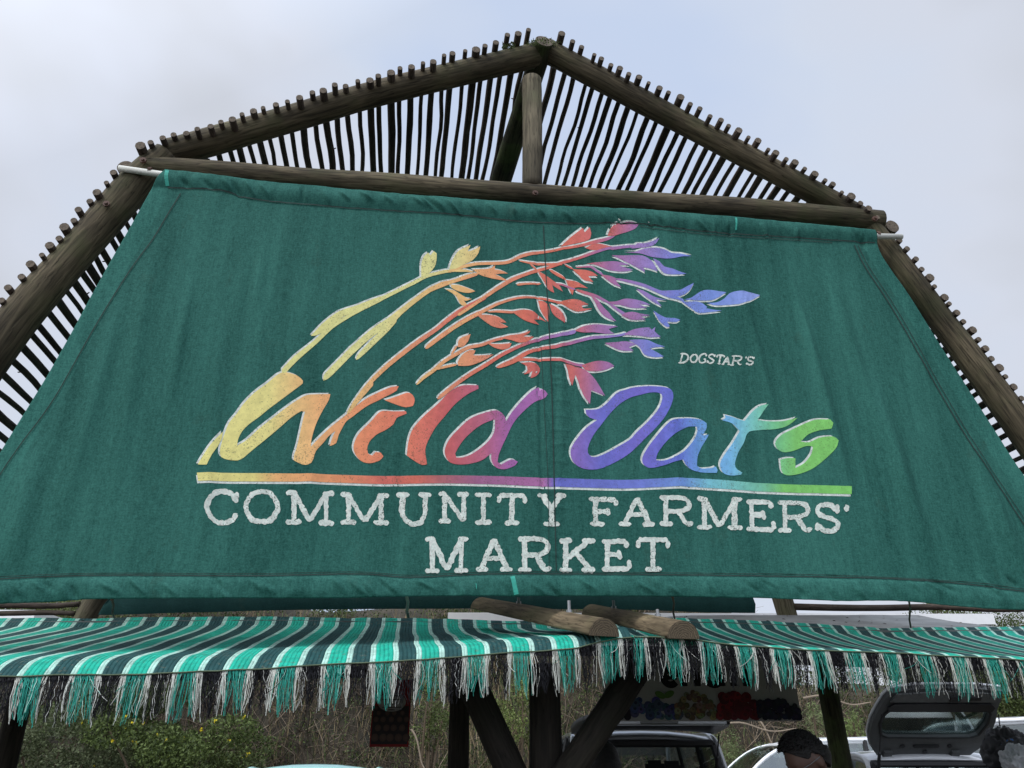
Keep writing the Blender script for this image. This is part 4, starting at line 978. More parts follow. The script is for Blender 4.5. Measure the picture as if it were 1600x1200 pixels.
L1 = halflog('left one of the two grey half logs laid over the awning edge', 944, 994, 53, 752, 952, 36, -.43, 1.0, 61)
L2 = halflog('right one of the two grey half logs laid over the awning edge', 1068, 998, 53, 925, 962, 34, -.43, .75, 62)
def bolt(L, t, h=.035):
    root, a, b, ra, rb, up = L; c = a.lerp(b, t)+up*(ra*(1-t)+rb*t)*.99
    mb = MB(); mb.tube([c, c+Vector((0, 0, h))], .007, n=8); mb.tube([c-Vector((0, 0, .004)), c+Vector((0, 0, .011))], .013, n=6)
    mb.build('bolt', M_steel, root)
bolt(L1, .22, .05); bolt(L1, .62, .03); bolt(L2, .22, .03); bolt(L2, .7, .04)

# roof sheet behind the awnings
mb = MB(); M_sheet = simple('grey_board', (.17, .175, .17), .85, noise_amt=.3, scale=4, bump=.3)
us = [-3.2+i*.1 for i in range(69)]; g = []
bkL = sorted([F(x, y, WB) for x, y in lb_]); bkR = sorted([F(x, y, WB) for x, y in rb2]); vfar_ = lambda u: VZ(u, 2.34, 972-11*sstep(F(1040, 968, WB)[0], F(1200, 968, WB)[0], u))
for u in us:
    vb = (interp(bkL, u) if u < F(985, 970, WB)[0] else interp(bkR, u)) - .022; row = []
    vfar = vfar_(u)
    for k in range(9):
        t = k/8; v = vb*(1-t)+vfar*t - .02*math.sin(math.pi*t)
        row.append(LW(u, v + .004*noise.noise(Vector((u*3, t*5, 0))), WB-.03 + (2.34-WB+.03)*t))
    g.append(row)
for lay, dz in ((0, 0), (1, -.012)):
    ix = [[mb.add(p+Vector((0, 0, dz))) for p in row] for row in g]
    for i in range(len(us)-1):
        for k in range(8):
            q = (ix[i][k], ix[i+1][k], ix[i+1][k+1], ix[i][k+1]); mb.face(q if lay == 0 else q[::-1])
    if lay == 0: i0 = ix
    else:
        for i in range(len(us)-1):
            mb.face((i0[i][0], ix[i][0], ix[i+1][0], i0[i+1][0])); mb.face((i0[i+1][8], ix[i+1][8], ix[i][8], i0[i][8]))
rs = mb.build('roof_sheet', M_sheet, None, origin=LW(0, vfar, 2)); tag(rs, 'flat grey roofing board behind the striped awnings, scattered with dead leaves', 'roof')
mb = MB(); random.seed(71)
for _ in range(170):
    i = random.randrange(28, len(us)-1) if random.random() < .8 else random.randrange(0, 28); k = random.randrange(0, 8)
    c = g[i][k].lerp(g[i+1][k+1], random.random())+Vector((0, 0, .004)); s = random.uniform(.006, .02); an = random.random()*6
    dx = Vector((math.cos(an), math.sin(an), .2))*s; dy = Vector((-math.sin(an), math.cos(an), .3))*s*.4
    mb.quad(c-dx, c-dy, c+dx, c+dy)
tag(mb.build('leaf_litter', simple('dead_leaf', (.07, .05, .03), .9), rs), kind='stuff')
# white canopy behind
mb = MB(); M_can = simple('white_canopy', (.80, .80, .80), .6, noise_amt=.03)
def canopy(label, x0, x1, y0, Y, depth, legs):
    a, b = P(x0, y0, Y), P(x1, y0+2, Y+.15); root = thing('market_canopy', label, 'canopy', Vector(((a.x+b.x)/2, Y+depth/2, 0)), 'white canopies behind the shelter')
    mb = MB(); zc = a.z; apex = Vector(((a.x+b.x)/2, Y+depth/2, zc+.05)); cs = [a, b, b+Vector((0, depth, .0)), a+Vector((0, depth, 0))]
    ai = mb.add(apex); ci = [mb.add(c) for c in cs]; di = [mb.add(c-Vector((0, 0, .10))) for c in cs]
    for k in range(4): mb.face((ci[k], ci[(k+1) % 4], ai)); mb.face((di[k], di[(k+1) % 4], ci[(k+1) % 4], ci[k]))
    o = mb.build('canopy_roof', M_can, root); s = o.modifiers.new('t', 'SOLIDIFY'); s.thickness = .004
    for lx, ly in legs:
        q = P(lx, 1190, ly); q.z = zc
        mb = MB(); mb.box((q.x, q.y, (q.z-.1)/2), .04, .04, q.z-.1); mb.build('leg', M_steel, root)
canopy('long white canopy roof edge under the right half of the green banner', 700, 1552, 957, 7.6, 2.2, ((854, 7.7), (854, 9.7), (1314, 7.7), (1316, 9.6)))
canopy('white canopy roof edge at the far left behind the wavy rails', -300, 56, 951, 6.9, 2.0, ((2, 7.0), (2, 8.8), (-290, 7.0), (-290, 8.8)))

# ------------------------------------------------------------------ vegetation on the bank
def leafcol(lo, hi): 
    f = random.random(); return tuple(lo[i]*(1-f)+hi[i]*f for i in range(3))
M_leaf = vcol('foliage', .6, transl=.25, noise_amt=.3, nscale=3)
M_twig = vcol('dry_twig', .9, noise_amt=.3, nscale=4)
def leaf(mb, c, s, col, asp=.45):
    d = Vector((random.gauss(0, 1), random.gauss(0, 1), random.gauss(0, 1))).normalized()
    e = d.cross(Vector((random.gauss(0, 1), random.gauss(0, 1), random.gauss(0, 1)))).normalized()*asp
    i = [mb.add(c-d*s*.5, col), mb.add(c+e*s*.5, col), mb.add(c+d*s*.5, col), mb.add(c-e*s*.5, col)]; mb.face(i)
def twig(mb, p, dv, L, r, col, curl=.4, n=4):
    pts = [Vector(p)]; d = Vector(dv).normalized()
    for i in range(n):
        d = (d + Vector((random.gauss(0, 1), random.gauss(0, 1), random.gauss(0, 1)))*curl*.5).normalized(); pts.append(pts[-1]+d*L/n)
    mb.tube(pts, [r*(1-.75*i/n) for i in range(n+1)], n=3, caps=False, col=col)
random.seed(101)
G1, G2 = (.018, .032, .009), (.12, .16, .05); D1, D2 = (.07, .05, .035), (.27, .21, .15)
# scrub that reads as one mass
mb = MB()
for _ in range(1700):
    y = random.uniform(15.2, 21.5); x = random.uniform(-.68, .66)*y; q = x/y
    if -.36 < q < -.10 and random.random() < .5: continue
    if .18 < q < .48 and random.random() < .6: continue
    z = bankz(x, y); Rr = random.uniform(.28, .6); n = 130; tone = random.uniform(.55, 1.25)
    for k in range(n):
        v = Vector((random.gauss(0, 1), random.gauss(0, 1), random.gauss(0, 1))).normalized()*Rr*random.uniform(.55, 1)
        c = Vector((x, y, z+Rr*.4))+Vector((v.x, v.y, v.z*.8)); cc = leafcol(G1, G2)
        leaf(mb, c, random.uniform(.035, .085), tuple(q_*tone for q_ in cc))
tag(mb.build('scrub', M_leaf), kind='stuff')
mb = MB()
for _ in range(5200):
    y = random.uniform(15.0, 18.8); q = random.choice((random.uniform(-.40, -.08), random.uniform(.05, .52), random.uniform(-.6, .6))); x = q*y
    z = bankz(x, y)+random.uniform(0, .5); dv = (random.gauss(0, 1), random.gauss(0, .5), abs(random.gauss(.3, .7)))
    t = random.choice((.25, .35, .5, .8, 1.1))
    twig(mb, (x, y, z), dv, random.uniform(.5, 1.4), random.uniform(.004, .011), tuple(c*t for c in leafcol(D1, D2)), .55)
tag(mb.build('dry_brush', M_twig), kind='stuff')
mb = MB()
for _ in range(3800):
    y = random.uniform(14.6, 19.5); q = random.choice((random.gauss(-.03, .035), random.gauss(.02, .05), random.uniform(-.35, -.1), random.uniform(.2, .5))); x = q*y
    z = bankz(x, y)-.05; t = random.uniform(.5, 1.1)
    h = random.uniform(.3, .9); lean = Vector((random.gauss(0, .25), random.gauss(0, .2), 1)).normalized(); s = Vector((.008, 0, 0))
    a = Vector((x, y, z)); b = a+lean*h*.6; c = b+(lean+Vector((random.gauss(0, .4), 0, -.3))).normalized()*h*.4
    col = tuple(v*t for v in random.choice(((.22, .17, .09), (.28, .22, .13), (.10, .13, .05))))
    i = [mb.add(p, col) for p in (a-s, a+s, b+s*.8, b-s*.8, c)]; mb.face((i[0], i[1], i[2], i[3])); mb.face((i[3], i[2], i[4]))
tag(mb.build('dry_grass', M_twig), kind='stuff')
# single bare branches lying in the brush
for (x0, y0, x1, y1, lb) in ((1105, 1133, 1245, 1140, 'long pale bare branch lying level just below the fruit sign'), (1185, 1120, 1222, 1185, 'pale bare stem leaning between the fruit sign and the white car'),
                             (1255, 1090, 1360, 1096, 'thin bare branch in the dry brush behind the right post'), (645, 1140, 664, 1198, 'bare brown stem just right of the red bordered poster')):
    a, b = P(x0, y0, 15.2), P(x1, y1, 15.0); mb = MB(); pts = wob(crv([a, a.lerp(b, .35)+Vector((0, 0, .06)), a.lerp(b, .7)-Vector((0, 0, .05)), b], 5), .05, 1.2, x0)
    mb.tube(pts, [.019*(1-.5*i/len(pts)) for i in range(len(pts))], n=7, col=(.24, .19, .14))
    tag(mb.build('bare_branch', M_twig, None, origin=b), lb, 'branch', 'bare branches on the bank')
def shrub(name, label, px, py, Y, rx, rz, n, ls, lo, hi, cat='shrub', flowers=0, asp=.45, lumps=9, group='shrubs on the bank'):
    c = P(px, py, Y); z0 = bankz(c.x, c.y); base = Vector((c.x, c.y, min(z0, c.z-rz)))
    root = thing(name, label, cat, base, group); cz = c.z
    cl = [(Vector((random.gauss(0, .5)*rx, random.gauss(0, .4)*rx, random.gauss(0, .45)*rz)), random.uniform(.35, .6), random.uniform(.6, 1.3)) for _ in range(lumps)]
    mb = MB()
    for _ in range(n):
        o, s, t = random.choice(cl); v = Vector((random.gauss(0, 1), random.gauss(0, 1), random.gauss(0, 1))).normalized()*random.uniform(.6, 1.05)*s
        p = Vector((c.x, c.y, cz))+o+Vector((v.x*rx, v.y*rx, v.z*rz)); leaf(mb, p, random.uniform(.6, 1.3)*ls, tuple(q*t for q in leafcol(lo, hi)), asp)
    mb.build('foliage', M_leaf, root)
    mb = MB()
    for k in range(7):
        o = cl[k % lumps][0]; a = base+Vector((random.uniform(-.08, .08), random.uniform(-.08, .08), -.1)); b = Vector((c.x, c.y, cz))+o
        mb.tube(wob(crv([a, a.lerp(b, .5)+Vector((random.uniform(-.1, .1), 0, .1)), b], 4), .03, 2, k), [.035*(1-.08*i) for i in range(9)], n=6, col=(.12, .09, .06))
    mb.build('stem', M_twig, root)
    if flowers:
        for _ in range(flowers):
            mb = MB(); o, sc, t = random.choice(cl[:4]); v = Vector((random.gauss(0, 1), -abs(random.gauss(0, 1)), random.gauss(0, 1))).normalized()*sc*1.02
            p = Vector((c.x, c.y, cz))+o+Vector((v.x*rx, v.y*rx, v.z*rz))
            for k in range(5): leaf(mb, p+Vector((random.gauss(0, .012), 0, random.gauss(0, .012))), .045, (.75, .62, .04), .8)
            mb.build('flower', M_leaf, root)
shrub('flowering_shrub', 'grey green shrub at the lower left edge beside the left post', 90, 1172, 14.6, 1.1, .62, 11000, .065, (.05, .065, .03), (.17, .20, .10), flowers=4)
shrub('flowering_shrub', 'bright green shrub dotted with yellow flowers, left of the dry tangle', 275, 1168, 14.4, 1.15, .62, 12000, .062, (.022, .036, .010), (.13, .175, .05), flowers=22)
shrub('evergreen_shrub', 'dark green shrub under the left fringe, above the yellow flowered one', 200, 1110, 15.6, 1.4, .7, 10000, .065, (.025, .04, .012), (.10, .14, .045), flowers=5)
shrub('evergreen_shrub', 'small olive shrub growing between the dry tangle and the yellow flowers', 365, 1185, 14.6, .6, .4, 2600, .05, (.05, .07, .02), (.16, .20, .07), flowers=4)
shrub('evergreen_shrub', 'small green shrub seen between the poster and the straight dark post', 668, 1110, 15.5, .5, .5, 2200, .05, (.05, .07, .02), (.15, .19, .06))
shrub('evergreen_shrub', 'green shrub seen in the gap between straight post and forked post', 800, 1110, 15.5, .55, .6, 3000, .05, (.07, .09, .02), (.20, .25, .08))
shrub('feathery_shrub', 'pale green feathery shrub beside the rear pillar of the silver car', 1135, 1180, 15.2, .5, .55, 3000, .07, (.09, .12, .04), (.28, .34, .15), asp=.16)
shrub('feathery_shrub', 'little pale green tuft between the right post and the raised hatch', 1338, 1140, 15.4, .25, .35, 900, .08, (.10, .14, .04), (.28, .36, .13), asp=.14)
shrub('feathery_shrub', 'thin pale green tuft behind the head of the dark haired man', 1278, 1135, 15.6, .3, .35, 900, .08, (.10, .13, .05), (.26, .32, .14), asp=.14)
shrub('broadleaf_tree', 'dense dark green tree on the bank behind the white van', 1560, 1085, 17.0, 2.0, 1.0, 15000, .075, (.03, .045, .012), (.13, .17, .05), cat='tree', lumps=16, group='trees on the bank')
shrub('broadleaf_tree', 'dark green tree showing above the raised hatch and under the right fringe', 1440, 1060, 17.5, .9, .55, 5200, .07, (.03, .05, .015), (.12, .16, .05), cat='tree', group='trees on the bank')
shrub('broadleaf_tree', 'light green treetop just above the white canopy at far right', 1475, 955, 19.0, .9, .28, 2600, .06, (.06, .09, .02), (.22, .28, .09), cat='tree', group='trees on the bank')
shrub('broadleaf_tree', 'light green treetop seen under the left end of the banner', 90, 955, 17.0, 1.2, .6, 5000, .06, (.06, .08, .02), (.20, .24, .08), cat='tree', group='trees on the bank')

# ------------------------------------------------------------------ vehicles
def glassmat(name, tint=(.6, .68, .66), a=.62):
    m, nt, b, o = mat(name); g = N(nt, 'ShaderNodeBsdfGlossy'); g.inputs['Roughness'].default_value = .03; g.inputs[0].default_value = (.8, .85, .85, 1)
    t = N(nt, 'ShaderNodeBsdfTransparent'); t.inputs[0].default_value = tint+(1,)
    fr = N(nt, 'ShaderNodeLayerWeight'); fr.inputs[0].default_value = .25
    mp = N(nt, 'ShaderNodeMath', operation='MULTIPLY_ADD'); mp.inputs[1].default_value = .6; mp.inputs[2].default_value = 1-a-.18; nt.links.new(fr.outputs['Fresnel'], mp.inputs[0])
    ms = N(nt, 'ShaderNodeMixShader'); nt.links.new(mp.outputs[0], ms.inputs[0]); nt.links.new(t.outputs[0], ms.inputs[1]); nt.links.new(g.outputs[0], ms.inputs[2]); nt.links.new(ms.outputs[0], o.inputs[0])
    return m
M_glass = glassmat('car_glass'); M_dark = simple('car_interior', (.02, .02, .022), .8); M_trim = simple('grey_trim', (.085, .09, .088), .6, noise_amt=.1)
M_tyre = simple('tyre_rubber', (.02, .02, .02), .85); M_rim = simple('wheel_rim', (.4, .4, .42), .35, metal=.8)
def paintmat(name, col, metal=0): return simple(name, col, .28, metal=metal, noise_amt=.03, scale=2, coat=.7)
def car(name, label, loc, head, W, Lg, belt, prof, col, metal=0, rear_open=False, cowl=None, hood=.8, sealed=False, bpl=(.5,)):
    """prof: greenhouse side outline from windscreen foot over the roof to the rear foot, (x from rear bumper, z)"""
    M = Matrix.Rotation(head, 3, 'Z'); loc = Vector(loc); root = thing(name, label, 'car', loc, None); X = lambda x, y, z: loc + M@Vector((x, y, z))
    mp_ = paintmat(name+'_paint', col, metal); roofz = max(z for x, z in prof); wb, wt = W*.47, W*.39
    hw = lambda z: wb+(wt-wb)*max(0, (z-belt)/(roofz-belt))
    cx = prof[0][0]
    # lower body
    mb = MB(); ns = 26; rows = []
    for i in range(ns+1):
        x = Lg*i/ns; e = min(x, Lg-x); w_ = W/2*(1-.16*max(0, 1-e/.45)**2); tz = belt if x < cx+.1 else belt-(belt-hood)*min(1, ((x-cx-.1)/(Lg-cx-.1)))**1.5*.9-.03
        if e < .12: tz -= (.12-e)*1.2
        zb = .28+.1*max(0, 1-e/.3); rows.append([mb.add(X(x, y*w_, z)) for y, z in ((-.75, zb), (-.97, zb+.1), (-1, zb+.32), (-1, tz-.22), (-.96, tz-.06), (-.90, tz), (-.5, tz+.015), (0, tz+.02), (.5, tz+.015), (.90, tz), (.96, tz-.06), (1, tz-.22), (1, zb+.32), (.97, zb+.1), (.75, zb))])
    for i in range(ns):
        for k in range(14): mb.face((rows[i][k], rows[i+1][k], rows[i+1][k+1], rows[i][k+1]))
        mb.face((rows[i][14], rows[i+1][14], rows[i+1][0], rows[i][0]))
    mb.face(rows[0]); mb.face(rows[-1][::-1]); mb.build('body', mp_, root, smooth=True)
    # greenhouse shell
    sm = crv([(x, 0, z) for x, z in prof], 7); n = len(sm); top = [i for i in range(n) if sm[i].z > roofz-.13*(roofz-belt)]
    i0, i1 = top[0], top[-1]
    mb = MB(); rows = []
    for i in range(i0, i1+1):
        p = sm[i]; h = hw(p.z); rows.append([mb.add(X(p.x, h*y, p.z-.035*abs(y)**3+.03*(1-y*y))) for y in (-1, -.93, -.7, -.35, 0, .35, .7, .93, 1)])
    for i in range(len(rows)-1):
        for k in range(8): mb.face((rows[i][k], rows[i][k+1], rows[i+1][k+1], rows[i+1][k]))
    o = mb.build('roof', mp_, root, smooth=True); so = o.modifiers.new('t', 'SOLIDIFY'); so.thickness = .045
    for sgn in (-1, 1):
        mb = MB(); mb.tube([X(p.x, sgn*hw(p.z)*.985, p.z-.02) for p in sm], [.028]*n, n=8); mb.build('window_frame', mp_ if not sealed else M_blk, root, smooth=True)
        xa, xb = sm[0].x, sm[-1].x
        for f in bpl:
            x = xb+(xa-xb)*f; zt = min((abs(p.x-x), p.z) for p in sm[i0:i1+1])[1]
            mb = MB(); mb.tube([X(x, sgn*hw(belt)*.99, belt-.02), X(x-.05, sgn*hw(zt)*.99, zt-.03)], [.045, .035], n=6); mb.build('pillar', M_blk, root)
        mb = MB(); ids = [mb.add(X(p.x, sgn*hw(p.z)*.965, p.z-.02)) for p in sm]; lo = [mb.add(X(p.x, sgn*hw(belt)*.965, belt-.01)) for p in sm]
        for i in range(n-1): mb.face((ids[i], ids[i+1], lo[i+1], lo[i]))
        mb.build('side_window', M_glass, root)
    def pane(a, b, nm):
        mb = MB(); g = []
        for i in range(a, b+1):
            p = sm[i]; h = hw(p.z)*.97; g.append([mb.add(X(p.x+(.05 if nm == 'windscreen' else -.05)*(1-y*y), h*y, p.z)) for y in (-1, -.5, 0, .5, 1)])
        for i in range(len(g)-1):
            for k in range(4): mb.face((g[i][k], g[i][k+1], g[i+1][k+1], g[i+1][k]))
        mb.build(nm, M_glass, root, smooth=True)
    pane(0, i0, 'windscreen')
    if not rear_open: pane(i1, n-1, 'rear_window')
    else:
        mb = MB(); pts = [X(sm[i].x-.02, sg*hw(sm[i].z)*.93, sm[i].z-.03) for sg, rng in ((-1, range(n-1, i1-1, -1)), (1, range(i1, n))) for i in rng]
        mb.tube(pts, .035, n=6); mb.build('door_seal', M_blk, root)
    # interior: deck and seats
    mb = MB(); mb.box(X((sm[0].x+sm[-1].x)/2, 0, belt+.035), sm[0].x-sm[-1].x-.25, W*.84, .03, M=M)
    mb.build('dark_interior', M_dark, root)
    for sx in (.32, .66):
        for sy in (-.24, .24):
            c = X(sm[-1].x+(sm[0].x-sm[-1].x)*sx, sy*W, belt+.14); mb = MB(); mb.box(c, .14, .42, .26, M=M, bev=.05); mb.box(c+Vector((0, 0, .21)), .09, .24, .15, M=M, bev=.04)
            mb.build('seat', M_dark, root)
    for wx in (.17, .80):
        for sy in (-1, 1):
            c = X(Lg*wx, sy*W*.44, .31); ax = M@Vector((0, 1, 0)); mb = MB(); mb.tube([c-ax*.12, c-ax*.09, c+ax*.09, c+ax*.12], [.28, .31, .31, .28], n=24); t = mb.build('tyre', M_tyre, root)
            mb = MB(); mb.tube([c+ax*sy*.10, c+ax*sy*.127], [.20, .19], n=16); mb.build('rim', M_rim, t)
    for sy in (-1, 1):
        mb = MB(); mb.box(X(.07, sy*W*.40, belt-.20), .10, .16, .26, M=M, bev=.03); mb.build('tail_light', simple('tail_lens', (.35, .02, .02), .3), root)
        mb = MB(); mb.box(X(Lg-.10, sy*W*.36, hood-.16), .14, .30, .13, M=M, bev=.03); mb.build('headlight', simple('head_lens', (.6, .62, .62), .2), root)
        mb = MB(); mb.box(X(cx-.25, sy*(W/2+.07), belt+.06), .12, .20, .13, M=M, bev=.03); mb.build('mirror', mp_, root)
    return root, X, M, sm, i1
random.seed(55)
# silver off-roader, tailgate up
c = P(1005, 1147, 8.5); prof = [(3.35, 1.12), (2.75, 1.72), (2.0, 1.80), (1.0, 1.81), (.22, 1.78), (.06, 1.55), (.02, 1.12)]
root, X, M, sm, i1 = car('silver_offroader', 'silver off road car with its dark tailgate raised, behind the forked post', (c.x, 8.35, 0), R(90), 1.82, 4.3, 1.12, prof, (.42, .44, .46), .4, rear_open=True, hood=1.0, bpl=(.30, .62))
M_sil = paintmat('silver_panel', (.45, .47, .49), .2)
mb = MB(); dv = Vector((-math.cos(R(4)), 0, math.sin(R(4)))); h0 = Vector((.18, 0, 1.80))
g = []
for i in range(9):
    t = i/8; p = h0+dv*t*.95; g.append([mb.add(X(p.x, y*.72*(1-.10*t**3), p.z+.03*(1-y*y)-.05*max(0, abs(y)-.8))) for y in [-1+.2*k for k in range(11)]])
for i in range(8):
    for k in range(10): mb.face((g[i][k], g[i][k+1], g[i+1][k+1], g[i+1][k]))
tg = mb.build('tailgate', M_blk, root, smooth=True); so = tg.modifiers.new('t', 'SOLIDIFY'); so.thickness = .07; so.offset = 1
p = h0+dv*.97; mb = MB(); mb.box(X(p.x, 0, p.z+.0), .06, 1.22, .055, M=M, bev=.015); mb.build('tailgate_edge', M_sil, tg)
mb = MB(); mb.box(X(p.x-.035, -.0, p.z+.0), .02, .34, .035, M=M, bev=.006); mb.build('handle', M_trim, tg)
for sy in (-1, 1):
    a, b = X(.06, sy*.66, 1.38), X((h0+dv*.45).x, sy*.66, (h0+dv*.45).z-.05); mb = MB(); mb.tube([a, a.lerp(b, .5), a.lerp(b, .52), b], [.016, .016, .007, .007], n=7); mb.build('gas_strut', M_blk, root)
# grey hatchback with its hatch up
c = P(1438, 1180, 9.2); prof = [(3.0, .98), (2.35, 1.48), (1.75, 1.60), (1.0, 1.62), (.42, 1.60), (.20, 1.42), (.05, .98)]
root, X, M, sm, i1 = car('white_hatchback', 'white hatchback seen from behind with its rear hatch raised high, right of the dark post', (c.x, 8.75, 0), R(90), 1.66, 3.7, .98, prof, (.78, .79, .80), rear_open=True, hood=.85, bpl=(.34, .66))
ph = R(38); hd = Vector((-math.cos(ph), 0, math.sin(ph))); hu = Vector((math.sin(ph), 0, math.cos(ph))); h0 = Vector((.38, 0, 1.60))
def HP(y, s, o=0): q = h0+hd*s+hu*o; return X(q.x, -y, q.z)
out = [(-.50,0),(.50,0),(.58,.12),(.63,.30),(.63,.52),(.60,.70),(.60,.84),(.58,.95),(.30,.985),(0,.99),(-.30,.985),(-.54,.93),(-.59,.84),(-.62,.70),(-.65,.52),(-.64,.30),(-.58,.12)]
hole = [(-.44,.285),(0,.28),(.42,.285),(.49,.32),(.54,.48),(.53,.62),(.50,.675),(0,.69),(-.50,.675),(-.54,.62),(-.56,.48),(-.51,.32)]
def panel(name, loops, o0, o1, m, parent, col=None):
    vs, es = [], []
    for lp in loops:
        b0 = len(vs); vs += [Vector(p) for p in lp]; es += [(b0+i, b0+(i+1) % len(lp)) for i in range(len(lp))]
    segs = loopsv(vs, es); r = geometry.delaunay_2d_cdt(vs, es, [], 0, 1e-5); mb = MB(); A = [mb.add(HP(p.x, p.y, o0)) for p in r[0]]; B = [mb.add(HP(p.x, p.y, o1)) for p in r[0]]
    for f in r[2]:
        cc = sum((r[0][i] for i in f), Vector((0, 0)))/len(f)
        if inside(cc, segs): mb.face([A[i] for i in f]); mb.face([B[i] for i in reversed(f)])
    for lp in loops:
        n = len(lp); a = [mb.add(HP(*p, o0)) for p in lp]; b = [mb.add(HP(*p, o1)) for p in lp]
        for i in range(n): mb.face((a[i], a[(i+1) % n], b[(i+1) % n], b[i]))
    return mb.build(name, m, parent)
hatch = panel('hatch', [out, hole], .0, .05, M_trim, root)
panel('outer_skin', [[(x*1.02, s*1.01) for x, s in out], hole], .052, .075, paintmat('white_skin', (.78, .79, .80)), hatch)
panel('rear_window', [hole], .03, .034, M_glass, hatch)
panel('rubber_seal', [[(x*1.04, .44+(s-.44)*1.06) for x, s in hole], hole], -.012, -.002, M_blk, hatch)
panel('spoiler_trim', [[(-.53,.685),(.53,.685),(.55,.74),(.50,.79),(.2,.80),(-.2,.80),(-.5,.79),(-.55,.74)]], -.03, -.013, M_blk, hatch)
panel('inner_trim', [[(-.54,.815),(.54,.815),(.52,.93),(0,.965),(-.50,.92)]], -.022, -.004, simple('pale_trim', (.10, .105, .10), .5), hatch)
panel('lock_recess', [[(.05,.845),(.16,.845),(.16,.91),(.05,.91)]], -.04, -.024, M_blk, hatch)
panel('lock_recess', [[(.24,.86),(.36,.86),(.36,.90),(.24,.90)]], -.04, -.024, M_blk, hatch)
panel('slot', [[(-.14,.13),(.12,.13),(.13,.15),(.12,.17),(-.14,.17),(-.15,.15)]], -.012, -.002, M_blk, hatch)
for cx_ in (-.26, .24, 0):
    panel('plug', [[(cx_+.025*math.cos(k*.785), (.15 if cx_ else .06)+.025*math.sin(k*.785)) for k in range(8)]], -.012, -.002, M_blk, hatch)
for cx_ in (-.40, .32):
    panel('hinge', [[(cx_-.05,-.02),(cx_+.05,-.02),(cx_+.04,.08),(cx_-.04,.08)]], -.03, -.004, M_trim, hatch)
for sy, s in ((-.60, .66), (.60, .66)):
    b = HP(sy, s, -.03); a = X(.16, -sy*1.12, 1.22); mb = MB(); mb.tube([a, a.lerp(b, .52), a.lerp(b, .54), b], [.017, .017, .006, .006], n=7); mb.build('gas_strut', M_blk, root)
# other parked vehicles
prof = [(3.5, 1.02), (2.75, 1.62), (2.1, 1.80), (1.2, 1.84), (.35, 1.78), (.05, 1.05)]
c = P(1184, 1200, 14.0); car('white_people_carrier', 'white car parked side on behind the dark haired man, rounded windscreen to the left', (c.x+2.75, 14.0, 0), R(180), 1.75, 4.4, 1.02, prof, (.8, .81, .82), hood=.9, bpl=(.35, .66))
prof = [(4.0, 1.10), (3.25, 1.92), (2.6, 2.05), (1.2, 2.08), (.25, 2.06), (.03, 1.7), (.0, 1.10)]
c = P(1472, 1150, 12.0); car('white_van', 'tall white van parked side on at the right edge, behind jacket and bags', (c.x+3.35, 12.0, 0), R(180), 1.85, 4.7, 1.10, prof, (.82, .83, .84), hood=1.0, bpl=(.28, .60))
prof = [(3.0, .98), (2.4, 1.36), (1.8, 1.45), (1.0, 1.475), (.45, 1.45), (.1, .98)]
c = P(495, 1195, 8.3); car('pale_teal_hatchback', 'pale teal car, only its roof showing at the bottom edge left of the poster', (c.x, 7.6, 0), R(90), 1.6, 3.6, .98, prof, (.22, .46, .42), hood=.85)

# ------------------------------------------------------------------ fruit sign and poster
M_print = vcol('printed_sheet', .55, noise_amt=.12, nscale=15)
def plate(name, px0, px1, py0, py1, Y, label, cat):
    a = P(px0, py1, Y); b = P(px1, py1, Y); z1 = P((px0+px1)/2, py0, Y).z; root = thing(name, label, cat, Vector(((a.x+b.x)/2, Y, a.z)))
    def Q(px, py, off=0):                 # picture position measured along the lower edge; heights are real
        u = (px-px0)/(px1-px0); zz = a.z+(z1-a.z)*(py1-py)/(py1-py0); return Vector((a.x+(b.x-a.x)*u, Y-off, zz))
    return root, Q
root, Q = plate('fruit_sign', 945, 1253, 1026, 1127, 4.75, 'pale sign with black lettering and a row of printed berries, hanging behind the fringe', 'sign')
mb = MB(); c = (Q(945, 1127)+Q(1253, 1026))/2; sx = (Q(1253, 1127)-Q(945, 1127)).x; sz = (Q(945, 1026)-Q(945, 1127)).z
mb.box(c+Vector((0, .006, 0)), sx, .012, sz, bev=.002); mb.build('panel', simple('sign_panel', (.34, .33, .31), .6, noise_amt=.05), root)
def ribbon(mb, pts, w, Q, off, col, n=5):
    c = crv([(x, y, 0) for x, y in pts], n) if len(pts) > 2 else [Vector(pts[0]+(0,)), Vector(pts[1]+(0,))]; rows = []
    for i, p in enumerate(c):
        t = (c[min(i+1, len(c)-1)]-c[max(i-1, 0)]).normalized(); nn = Vector((-t.y, t.x, 0)); rows.append((mb.add(Q(*(p+nn*w/2).xy, off), col), mb.add(Q(*(p-nn*w/2).xy, off), col)))
    for i in range(len(rows)-1): mb.face((rows[i][0], rows[i][1], rows[i+1][1], rows[i+1][0]))
K = (.008, .008, .008)
def circ(cx, cy, rx, ry, a0, a1, n=10): return [(cx+rx*math.cos(R(a0+(a1-a0)*i/n)), cy-ry*math.sin(R(a0+(a1-a0)*i/n))) for i in range(n+1)]
mb = MB(); wl = 10.5; of = .002
for st in ([(1005, 1034), (1005, 1073)], [(1000, 1036), (1030, 1036)], [(1010, 1053), (1027, 1053)],
           [(1043, 1059.5), (1063, 1059.5)], circ(1053, 1059, 11, 12, 0, 320), [(1074, 1044), (1074, 1073)], circ(1085, 1058, 10, 11, 170, 0, 6)+[(1095, 1073)],
           circ(1122, 1059, 12, 12, 0, 350, 12), [(1134.5, 1045), (1134.5, 1073)], [(1153, 1045), (1153, 1073)], circ(1160, 1056, 8, 8, 160, 60, 4), [(1173, 1046), (1173, 1073)], [(1173, 1034), (1173, 1039)]):
    of += .0002; ribbon(mb, st, wl if len(st) > 2 or abs(st[0][0]-st[-1][0]) < 1 else 7, Q, of, K)
mb.build('black_lettering', M_print, root)
